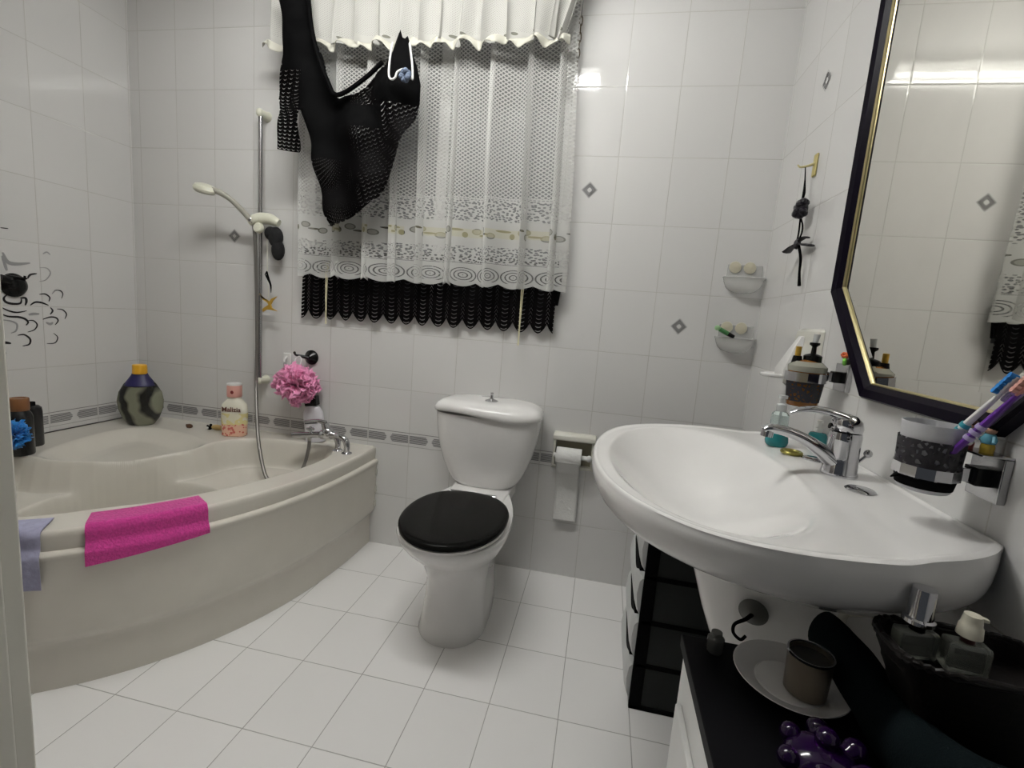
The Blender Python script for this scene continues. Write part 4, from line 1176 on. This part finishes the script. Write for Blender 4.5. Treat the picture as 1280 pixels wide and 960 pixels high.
b = MB(); b.lathe([(0, 0), (.017, 0), (.020, .004), (.020, .03), (.017, .036), (.008, .038), (0, .038)], 26, T); b.build('bottle_body', m_teal, t)
b = MB(); b.lathe([(0, .038), (.008, .038), (.008, .048), (.004, .05), (.004, .06), (.007, .061), (.007, .067), (0, .068)], 18, T); b.build('pump', m_white, t)
b = MB(); x, y = 2.708, -.842; z = basin_z(x, y)
q = [(x + .019 * cos(2 * pi * i / 28), y + .019 * sin(2 * pi * i / 28), z + .0045) for i in range(29)]
b.tube(q, .0042, 10, cap=False); 
tag(b.build('bead_bracelet', mat('olive_gold', (.22, .19, .04), .3, .5), org=(x, y, z)), 'small olive-gold ring lying flat on the basin ledge by the spout', 'ring')

# suction hook on the pedestal
t = thing('suction_hook', 'dark suction hook stuck on the basin half pedestal', 'hook', (2.60, -1.062, .60))
nrm = Vector((-.45, -1, -.12)).normalized()
hp = Vector((2.600, -1.075, .598))
b = MB(); b.lathe([(0, 0), (.026, 0), (.026, .002), (.018, .006), (.006, .011), (0, .012)], 26, dir_T(hp, nrm)); b.build('suction_cup', mat('smoky_rubber', (.10, .10, .09), .35), t)
b = MB(); b.tube([tuple(hp + nrm * .008), tuple(hp + nrm * .022 + Vector((-.010, 0, -.004))), tuple(hp + nrm * .026 + Vector((-.026, 0, -.014))), tuple(hp + nrm * .028 + Vector((-.026, 0, -.030))), tuple(hp + nrm * .030 + Vector((-.012, 0, -.040))), tuple(hp + nrm * .032 + Vector((-.004, 0, -.030)))], [.004, .0035, .003, .003, .003, .003], 8, smooth=5); b.build('hook_arm', m_blackm, t)

# ------------------------------------------------------------------ mirror
t = thing('wall_mirror', 'tall eight-sided wall mirror with narrow black and gold frame above the basin', 'mirror', (XR - .01, -1.03, 1.5))
MY0, MY1, MZ0, MZ1, CY, CZ = -.640, -1.432, 1.000, 2.16, .222, .232
def octo(g, x):   # g = inset
    k = g * .414
    y0, y1, z0, z1 = MY0 - g, MY1 + g, MZ0 + g, MZ1 - g
    return [(x, y0, MZ0 + CZ + k * .9), (x, MY0 - CY - k * .9, z0), (x, MY1 + CY + k * .9, z0), (x, y1, MZ0 + CZ + k * .9), (x, y1, MZ1 - CZ - k * .9), (x, MY1 + CY + k * .9, z1), (x, MY0 - CY - k * .9, z1), (x, y0, MZ1 - CZ - k * .9)]
b = MB(); b.loft([octo(0, XR - .001), octo(0, XR - .020), octo(.004, XR - .026), octo(.020, XR - .022), octo(.0305, XR - .013), octo(.0305, XR - .004)], False); b.build('frame', m_frame, t, smooth=False)
b = MB(); b.loft([octo(.0300, XR - .006), octo(.0300, XR - .0130), octo(.0325, XR - .0135), octo(.0345, XR - .010), octo(.0345, XR - .006)], False); b.build('gold_bead', m_gold, t, smooth=False)
b = MB(); b.loft([octo(.034, XR - .0085), octo(.056, XR - .0094)], False)
r = octo(.056, XR - .0094); b.add(r, [tuple(range(8))]); b.build('mirror_glass', m_mirror, t, smooth=False)
# ------------------------------------------------------------------ wall-mounted tumblers
def mount(t, y, z, m1, arm_to):
    b = MB(); b.box((XR - .012, y - .030, z - .032), (XR - .0005, y + .030, z + .032)); b.build('wall_plate', m1, t, bevel=.0015)
    b = MB(); b.box((XR - .030, y - .013, z - .013), (XR - .012, y + .013, z + .013)); b.build('square_boss', m_black, t, bevel=.001)
    b = MB(); b.box((arm_to, y - .006, z - .010), (XR - .028, y + .006, z + .010)); b.build('arm', m_chrome, t, bevel=.001)
def ring(cx_, cy_, z0, z1, r0, r1, seg=10):
    b = MB()
    pr_ = [(r0, z0), (r1, z0), (r1, z1), (r0, z1), (r0, z0)]
    b.lathe(pr_, seg, TR((cx_, cy_, 0), rz=pi / seg), cap=False)
    return b
def lace_mat(name, colr):
    m, nt, bs = new_mat(name)
    tc = nt.nodes.new('ShaderNodeTexCoord')
    vo = nt.nodes.new('ShaderNodeTexVoronoi'); vo.inputs['Scale'].default_value = 115; vo.feature = 'DISTANCE_TO_EDGE'
    nt.links.new(tc.outputs['Object'], vo.inputs['Vector'])
    bs.inputs['Base Color'].default_value = (*colr, 1); bs.inputs['Roughness'].default_value = .6
    nt.links.new(((X(nt, vo.outputs['Distance']).gt(.20)) * -.9 + 1).s, bs.inputs['Alpha'])
    return m
m_lb = lace_mat('black_lace_band', (.010, .008, .012))
# left: amber soap glass
DXc, DYc = 2.757, -.722
t = thing('tumbler_holder', 'square chrome wall holder nearer the back wall, ring around the amber soap glass', 'holder', (XR - .01, -.735, 1.03))
mount(t, -.738, 1.030, m_chrome2, DXc + .040)
ring(DXc, DYc, 1.012, 1.034, .0425, .0455, 12).build('ring', m_chrome, t, smooth=False)
t = thing('soap_dispenser', 'amber glass soap dispenser with black lace band and black pump', 'dispenser', (DXc, DYc, .955))
T = TR((DXc, DYc, 0))
b = MB(); b.lathe([(0, .952), (.031, .952), (.034, .955), (.0405, 1.045), (.040, 1.047), (.028, 1.058), (.016, 1.064), (0, 1.065)], 32, T); b.build('glass_jar', mat('amber_liquid', (.34, .13, .02), .12, trans=.35), t, angle=60)
b = MB(); b.lathe([(.0355, .964), (.0375, .985), (.0405, 1.014), (.0400, 1.010), (.0368, .985), (.0348, .964)], 32, T, cap=False); b.build('lace_band', m_lb, t)
b = MB(); b.lathe([(.0414, 1.036), (.0425, 1.045), (.0425, 1.049), (.030, 1.060), (.030, 1.056)], 12, T, cap=False); b.build('clear_shoulder', mat('smoky_clear', (.45, .45, .38), .15, trans=.3), t)
b = MB(); T2 = TR((DXc + .008, DYc, 0)); b.lathe([(0, 1.055), (.020, 1.055), (.020, 1.074), (.016, 1.077), (.006, 1.080), (.005, 1.096), (.011, 1.101), (.011, 1.106), (0, 1.107)], 24, T2); b.build('pump', m_black, t)
b = MB(); b.tube([(DXc + .008, DYc, 1.105), (DXc + .010, DYc, 1.126)], [.006, .007], 14); b.build('pump_button', mat('clear_white_plastic', (.7, .7, .7)), t)
t = thing('perfume_vial', 'little gold-topped vial with black collar beside the black pump', 'bottle', (DXc - .022, DYc + .004, 1.055))
b = MB(); b.lathe([(0, 1.050), (.013, 1.050), (.010, 1.068), (.009, 1.072), (0, 1.072)], 18, TR((DXc - .024, DYc + .004, 0))); b.build('collar', m_black, t)
b = MB(); b.lathe([(0, 1.072), (.0065, 1.072), (.0065, 1.094), (0, 1.095)], 16, TR((DXc - .024, DYc + .004, 0))); b.build('neck', m_goldp, t)
# right: frosted toothbrush tumbler
UX, UY = 2.757, -1.195
t = thing('tumbler_holder', 'square chrome wall holder nearest the camera, ring around the frosted tumbler', 'holder', (XR - .01, -1.205, .945))
mount(t, -1.205, .940, m_chrome2, UX + .036)
ring(UX, UY, .930, .946, .0380, .0408, 12).build('ring', m_chrome, t, smooth=False)
b = MB(); b.box((XR - .040, -1.235, .973), (XR - .0005, -1.180, .976)); b.build('ledge', m_chrome2, t, bevel=.0006)
t = thing('toothbrush_tumbler', 'frosted tumbler with black lace wrap in the right wall holder', 'tumbler', (UX, UY, .908))
T = TR((UX, UY, 0))
b = MB(); b.lathe([(0, .908), (.030, .908), (.0325, .911), (.0385, 1.008), (.0370, 1.008), (.031, .914), (0, .913)], 36, T); b.build('cup', mat('frosted_cup', (.74, .74, .76), .45, trans=.35), t, angle=60)
b = MB(); b.lathe([(.0345, .920), (.0362, .93), (.0382, .95), (.0398, .985), (.0390, .985), (.0372, .95), (.0352, .93), (.0335, .920)], 36, T, cap=False); b.build('lace_wrap', m_lb, t)
b = MB(); b.lathe([(.0342, .914), (.0365, .928), (.0357, .928), (.0332, .914)], 30, T, cap=False); b.build('lace_trim', m_blackm, t)
b = MB(); b.tube([(UX - .036, UY - .004, .928), (UX - .047, UY - .006, .922)], [.005, .001], 6); b.build('bow_end', m_blackm, t)
def brush(name, label, a, c, segs, head, bris, grp='toothbrushes in the frosted tumbler'):
    a, c = Vector(a), Vector(c); d_ = (c - a).normalized()
    t = thing(name, label, 'toothbrush', a, grp)
    L = (c - a).length
    b = MB(); b.tube([tuple(a), tuple(a + d_ * L * .45), tuple(a + d_ * L * .8), tuple(c)], [.0052, .0058, .0050, .0035], 12, flat=.8); b.build('handle', segs[0], t)
    for k in range(3):
        b = MB(); p = a + d_ * L * (.50 + .06 * k); b.tube([tuple(p), tuple(p + d_ * .006)], .0063, 12); b.build('grip_band', segs[1], t)
    side = Vector((-.75, 0, .65)); side = (side - d_ * side.dot(d_)).normalized()
    b = MB(); b.tube([tuple(c - d_ * .004), tuple(c + d_ * .012), tuple(c + d_ * .028)], [.0045, .0065, .005], 12, flat=.5); b.build('head', head, t)
    b = MB()
    for k in range(5):
        p = c + d_ * (.001 + k * .0062); b.tube([tuple(p), tuple(p + side * .010)], [.0036, .0042], 8)
    b.build('bristles', bris, t)
    return t
m_pur = mat('purple_plastic', (.12, .03, .28), .3); m_lil = mat('lilac_plastic', (.42, .35, .58), .3); m_aqu = mat('aqua_plastic', (.05, .35, .42), .3); m_bl_ = mat('bright_blue_bristle', (.02, .22, .60), .6)
brush('toothbrush', 'white toothbrush with aqua bands and blue bristles in the tumbler', (UX - .010, UY + .014, .925), (UX + .030, UY - .060, 1.064), (m_white, m_aqu), m_white, m_bl_)
brush('toothbrush', 'purple toothbrush with white bands leaning right in the tumbler', (UX + .008, UY + .006, .925), (UX + .042, UY - .062, 1.054), (m_pur, m_white), m_lil, m_lil)
brush('toothbrush', 'pink-headed toothbrush, rightmost in the tumbler', (UX - .008, UY - .010, .925), (UX + .036, UY - .080, 1.068), (m_pur, m_lil), mat('salmon_plastic', (.62, .26, .22), .4), mat('salmon_bristle', (.65, .33, .28), .6))

# tiny figures on the holders
def figure(label, loc, body, shirt, hair, k=1.0):
    t = thing('figurine', label, 'figurine', loc)
    n0 = len(COL.objects)
    x, y, z = loc
    b = MB(); b.lathe([(0, 0), (.0055, 0), (.006, .006), (.005, .011), (0, .0115)], 12, TR(loc)); b.build('legs', body, t)
    b = MB(); b.lathe([(0, .010), (.006, .010), (.0068, .014), (.0045, .020), (0, .0205)], 12, TR(loc)); b.tube([(x, y - .006, z + .018), (x - .002, y - .010, z + .012)], .0018, 6); b.tube([(x, y + .006, z + .018), (x - .002, y + .010, z + .012)], .0018, 6); b.build('torso', shirt, t)
    b = MB(); b.ball((x, y, z + .0245), .0052, 12); b.build('head', mat('figure_skin', (.55, .32, .22), .5), t)
    b = MB(); b.ball((x + .001, y, z + .027), (.0058, .0058, .0045), 12); b.build('hair', hair, t)
    t.scale = (1.35, 1.35, 1.35)
figure('tiny dark-haired figurine in a pink dress on the chrome holder', (XR - .030, -1.188, .976), mat('fig_pink', (.62, .18, .17), .5), mat('fig_red', (.55, .08, .09), .5), mat('fig_brown', (.05, .02, .012), .5))
figure('tiny black-haired figurine with blue top and yellow legs on the chrome holder', (XR - .022, -1.214, .976), mat('fig_yellow', (.60, .42, .05), .5), mat('fig_blue', (.10, .32, .42), .5), m_blackm)
t = thing('flower_ornament', 'tiny orange flower in green leaves on top of the left chrome holder', 'ornament', (XR - .008, -.738, 1.062))
b = MB()
for k in range(5):
    a = k * 1.257; b.ball((XR - .009 + .004 * cos(a), -.738 + .010 * cos(a), 1.068 + .004 * sin(a)), (.004, .006, .007), 10)
b.build('leaves', mat('leaf_green', (.14, .40, .05), .5), t)
b = MB()
for k in range(6):
    a = k * 1.047; b.ball((XR - .010, -.738 + .011 * cos(a), 1.083 + .004 * sin(a)), (.005, .006, .004), 10)
b.build('petals', mat('petal_orange', (.72, .16, .05), .5), t)

# ceramic holder behind the dispenser
t = thing('ceramic_cup_holder', 'old white ceramic cup holder fixed on the right wall behind the dispenser', 'holder', (XR - .02, -.50, 1.05))
b = MB(); b.loft([[(XR - .0005, y, z), (XR - d_, y, z)] if False else [(XR - .0005, y0, z), (XR - .0005, y1, z), (XR - d_, y1 + .01, z), (XR - d_, y0 - .01, z)] for z, y0, y1, d_ in ((.965, -.395, -.585, .006), (.975, -.38, -.592, .016), (1.06, -.40, -.592, .016), (1.135, -.425, -.592, .012), (1.142, -.44, -.585, .004))])
b.build('backplate', m_cer2, t, bevel=.003)
b = MB(); b.loft([[(XR - .014, y0, z), (XR - .014, y1, z), (XR - d_, y1 + .012, z), (XR - d_, y0 - .012, z)] for z, y0, y1, d_ in ((1.0, -.40, -.50, .05), (1.02, -.405, -.50, .052), (1.08, -.44, -.50, .035), (1.12, -.455, -.50, .018))])
b.build('wedge', m_cer, t, bevel=.004)
b = MB(); b.tube([(XR - .055 + .036 * cos(2 * pi * i / 24), -.44 + .036 * sin(2 * pi * i / 24), 1.000) for i in range(25)], .0062, 10, cap=False); b.build('cup_ring', m_cer, t)

# ------------------------------------------------------------------ black drawer tower
t = thing('drawer_tower', 'black plastic drawer tower with pale drawer fronts behind the basin', 'drawer unit', (2.63, -.50, 0))
tx0, tx1, ty0, ty1, th = 2.452, 2.80, -.672, -.345, .695
b = MB()
for (a, c) in (((tx0, ty0, 0), (tx0 + .035, ty0 + .012, th)), ((tx1 - .03, ty0, 0), (tx1, ty0 + .012, th)), ((tx0, ty1 - .012, 0), (tx0 + .035, ty1, th)), ((tx1 - .03, ty1 - .012, 0), (tx1, ty1, th))):
    b.box(a, c)
for k in range(6):
    z = .0 + k * .1355
    b.box((tx0 + .004, ty0, z), (tx1, ty1, z + .014))
b.box((tx1 - .006, ty0, 0), (tx1, ty1, th))
b.build('frame', m_blackm, t, bevel=.002)
for k in range(5):
    z = k * .1355 + .014
    for ya, yb in ((ty0 + .004, ty0 + .008), (ty1 - .008, ty1 - .004)):
        b = MB(); b.box((tx0 + .034, ya, z), (tx1 - .028, yb, z + .121)); b.build('side_panel', mat('dark_smoke_panel', (.016, .018, .017), .4, spec=.2), t, smooth=False)
m_drw = mat('pale_grey_drawer', (.56, .57, .56), .3)
ym_ = (ty0 + ty1) / 2
for k in range(5):
    z = k * .1355 + .013
    b = MB(); rings = []
    ys = [ty0 + .012 + (ty1 - ty0 - .024) * i / 28 for i in range(29)]
    for y in ys:
        e_ = min(1, (y - ys[0]) / .03, (ys[-1] - y) / .03); q = .006 * sstep(e_)
        dip = .040 * sstep(1 - abs(y - ym_) / .115)
        t0 = z + .120 - dip
        rings.append([(tx0 + .010, y, t0), (tx0 - .003 - q, y, t0 - .001), (tx0 - .010 - q, y, t0 - .012), (tx0 - .014 - q, y, min(t0 - .02, z + .072)), (tx0 - .010 - q, y, z + .035), (tx0 - .002 - q, y, z + .010), (tx0 + .006, y, z + .004), (tx0 + .012, y, z + .004)])
    b.loft(rings, True, True)
    d_ = b.build('drawer_front', m_drw, t, angle=50)
    b = MB(); b.box((tx0 + .012, ty0 + .016, z + .004), (tx0 + .26, ty1 - .016, z + .112)); b.build('drawer_box', m_blackm, t, bevel=.002)
    b = MB(); b.box((tx0 - .0085, ym_ - .108, z + .074), (tx0 + .010, ym_ + .108, z + .131)); b.build('grip_recess', m_blackm, t, bevel=.002)

# ------------------------------------------------------------------ low white cabinet with black top
t = thing('low_cabinet', 'low white cabinet with a black top in the right foreground below the basin', 'cabinet', (2.64, -1.42, 0))
kx0, ky0, ky1, kz = 2.456, -1.192, -1.72, .600
b = MB(); b.box((kx0 + .004, ky1, .03), (XR - .03, ky0, kz - .022)); b.build('carcass', m_white, t, bevel=.002)
b = MB(); b.box((kx0 - .003, ky1 - .004, kz - .022), (XR - .012, ky0 + .004, kz)); b.build('top_board', mat('black_top', (.005, .005, .006), .5, spec=.08), t, bevel=.0015)
b = MB(); b.box((kx0 - .006, ky0 - .34, .08), (kx0 + .004, ky0 - .035, .50)); d_ = b.build('door', m_white, t, bevel=.002)
b = MB(); b.box((kx0 - .008, ky0 - .30, .12), (kx0 - .005, ky0 - .135, .545 - .08)); b.build('inset_panel', mat('grey_glass_panel', (.20, .21, .20), .2), d_, smooth=False)
for k in range(2):
    b = MB(); b.box((kx0 + .01, ky1 + .01 + k * .45, 0), (kx0 + .05, ky1 + .05 + k * .45, .03)); b.build('foot', m_blackm, t)
KZ = kz
# saucer and cup
t = tag(MB().lathe([(0, .002), (.045, .002), (.047, .0), (.050, .003), (.074, .013), (.0775, .0155), (.0785, .0145), (.075, .0115), (.05, .0005), (0, .0)], 48, TR((2.597, -1.262, KZ))).build('saucer', m_cer, org=(2.597, -1.262, KZ)), 'white saucer on the black cabinet top holding the metal cup', 'saucer')
t = thing('metal_cup', 'small brushed metal cup standing on the white saucer', 'cup', (2.613, -1.276, KZ + .003))
T = TR((2.613, -1.276, KZ + .003))
b = MB(); b.lathe([(0, 0), (.026, 0), (.028, .002), (.0295, .058), (.0302, .060), (.0285, .060), (.0268, .006), (0, .004)], 36, T); b.build('cup_body', mat('warm_steel', (.36, .31, .25), .3, .8), t, angle=60)
b = MB(); b.lathe([(.0285, .059), (.0306, .059), (.0306, .0625), (.0285, .0625), (.0285, .059)], 36, T, cap=False); b.build('rim', m_chrome, t)
b = MB(); b.lathe([(0, .050), (.0282, .050), (.0282, .053), (0, .053)], 30, T); b.build('lid_inset', mat('dark_inset', (.04, .038, .035), .4), t)
t = tag(MB().lathe([(0, 0), (.012, 0), (.014, .004), (.013, .024), (.009, .028), (.0085, .034), (0, .034)], 22, TR((2.50, -1.218, KZ))).build('glass_jar', mat('grey_jar', (.14, .14, .13), .15, trans=.3), org=(2.50, -1.218, KZ)), 'tiny dark glass jar on the cabinet top left of the saucer', 'jar')
# purple knobbly massager
t = thing('body_massager', 'glossy purple knobbed massager lying in front of the saucer', 'massager', (2.572, -1.425, KZ))
m_pp = mat('purple_gloss', (.010, .0012, .024), .10, spec=.5)
b = MB(); b.ball((2.572, -1.425, KZ + .024), (.040, .036, .024), 22); b.build('grip', m_pp, t)
for k, (dx, dy, dz, r_) in enumerate(((.010, .034, .030, .013), (-.020, .020, .030, .012), (.036, .014, .032, .013), (-.032, -.008, .028, .012), (.004, .004, .044, .013), (.030, -.020, .034, .013), (-.008, -.028, .034, .012))):
    b = MB(); p = Vector((2.572 + dx, -1.425 + dy, KZ + dz)); c_ = Vector((2.572, -1.425, KZ + .016)); d_ = (p - c_).normalized()
    b.tube([tuple(c_ + d_ * .006), tuple(p - d_ * .004), tuple(p + d_ * .006)], [r_ * .8, r_ * .75, r_], 14); b.ball(tuple(p + d_ * .008), r_ * 1.02, 16); b.build('knob', m_pp, t)
# dark towel
b = MB()
pts = [(2.640, -1.185, KZ + .038), (2.655, -1.225, KZ + .050), (2.645, -1.30, KZ + .050), (2.632, -1.37, KZ + .052), (2.640, -1.44, KZ + .056), (2.70, -1.50, KZ + .060), (2.78, -1.53, KZ + .060), (2.815, -1.56, KZ + .060)]
pts = [(2.672, -1.175, KZ + .045), (2.676, -1.22, KZ + .045), (2.676, -1.30, KZ + .045), (2.674, -1.40, KZ + .045), (2.69, -1.47, KZ + .05), (2.73, -1.505, KZ + .055), (2.79, -1.515, KZ + .06), (2.81, -1.52, KZ + .06)]
b.tube(pts, [.022, .026, .026, .028, .034, .040, .042, .040], 26, smooth=8, flat=1.6)
b.v = [(x + .0012 * sin(y * 60 + z * 60), y + .001 * sin(x * 80), max(KZ + .001, z + .002 * sin(x * 50 + y * 40))) for x, y, z in b.v]
tag(b.build('rolled_towel', mat('dark_teal_terry', (.004, .0075, .0085), .95, spec=.1, bump=(500, .5, .3)), org=(2.65, -1.35, KZ)), 'dark teal rolled towel curling round the black basket on the cabinet', 'towel')
# black wicker basket
mm, nt, bs = new_mat('black_wicker')
tc = nt.nodes.new('ShaderNodeTexCoord'); w1 = nt.nodes.new('ShaderNodeTexChecker'); w1.inputs['Scale'].default_value = 110; nt.links.new(tc.outputs['Object'], w1.inputs['Vector'])
bp_ = nt.nodes.new('ShaderNodeBump'); bp_.inputs['Strength'].default_value = 1; bp_.inputs['Distance'].default_value = .004; nt.links.new(w1.outputs['Fac'], bp_.inputs['Height']); nt.links.new(bp_.outputs['Normal'], bs.inputs['Normal'])
bs.inputs['Base Color'].default_value = (.006, .0045, .004, 1); bs.inputs['Roughness'].default_value = .4; bs.inputs['Specular IOR Level'].default_value = .2
t = thing('wicker_basket', 'black wicker basket on the cabinet holding the two glass bottles', 'basket', (2.745, -1.345, KZ))
def rr(cx_, cy_, hx, hy, z, n=48, e=.5):
    return [(cx_ + hx * sgn(cos(a)) * abs(cos(a)) ** e, cy_ + hy * sgn(sin(a)) * abs(sin(a)) ** e, z) for a in [2 * pi * i / n for i in range(n)]]
BXc, BYc = 2.735, -1.372
def jit(r, k):
    return [(x + .0015 * sin(i * 2.1 + k * 3.14), y + .0015 * cos(i * 2.1 + k * 3.14), z) for i, (x, y, z) in enumerate(r)]
rings = [rr(BXc + .030, BYc, .056, .046, KZ + .002)] + [jit(rr(BXc + .030 * (1 - q), BYc, .058 + .032 * q, .048 + .006 * q, KZ + .004 + .156 * q, e=.5), int(q * 14)) for q in [i / 14 for i in range(15)]]
rings += [rr(BXc, BYc, .086, .050, KZ + .160), rr(BXc, BYc, .082, .046, KZ + .139), rr(BXc, BYc, .02, .02, KZ + .138)]
b = MB(); b.loft(rings, True); b.build('basket_body', mm, t, angle=60)
b = MB()
for k in range(2):
    q = rr(BXc, BYc, .089, .053, KZ + .162, 64); q.append(q[0])
    b.tube([(x, y, z + .0028 * sin(i * 1.5 + k * pi)) for i, (x, y, z) in enumerate(q)], .0038, 8, cap=False)
b.build('braided_rim', mm, t)
# bottles in the basket
m_perf = mat('smoky_glass', (.45, .47, .42), .05, trans=.75)
BZ2 = KZ + .1395
t = thing('perfume_bottle', 'glass perfume bottle with tall silver cap in the black basket', 'bottle', (2.682, -1.360, BZ2))
T = TR((2.682, -1.360, BZ2), rz=.1)
b = MB(); b.box((-.023, -.010, 0), (.023, .010, .036), T); b.build('glass_body', m_perf, t, bevel=.004)
b = MB(); b.lathe([(0, .034), (.008, .034), (.008, .046), (0, .046)], 16, T); b.build('neck', m_blackm, t)
b = MB(); b.lathe([(0, .046), (.0165, .046), (.0165, .051), (.0135, .053), (.0125, .088), (.012, .0895), (0, .090)], 28, T); b.build('cap', m_chrome, t)
t = thing('serum_bottle', 'clear glass bottle with cream pump cap in the black basket', 'bottle', (2.728, -1.372, BZ2))
T = TR((2.728, -1.372, BZ2), rz=-.1)
b = MB(); b.box((-.022, -.012, 0), (.022, .012, .038), T); b.build('glass_body', m_perf, t, bevel=.005)
b = MB(); b.lathe([(0, .038), (.007, .038), (.007, .046), (0, .046)], 16, T); b.build('neck', mat('dark_red_neck', (.05, .01, .01), .4), t)
b = MB(); b.lathe([(0, .046), (.0125, .046), (.0115, .058), (.0100, .060), (.0095, .066), (.0085, .072), (0, .073)], 24, T); b.tube([(0, 0, .069), (.013, 0, .0685)], [.005, .003], 10) if False else None
b.build('pump_cap', mat('cream_pump', (.62, .59, .48), .35), t)
b = MB(); b.add([tuple(T @ Vector(p)) for p in ((0, -.004, .066), (.015, -.003, .066), (.015, .003, .066), (0, .004, .066), (0, -.004, .073), (.015, -.003, .070), (.015, .003, .070), (0, .004, .073))], [(0, 3, 2, 1), (4, 5, 6, 7), (0, 1, 5, 4), (1, 2, 6, 5), (2, 3, 7, 6), (3, 0, 4, 7)]); b.build('nozzle', MATS['cream_pump'], t, bevel=.001)
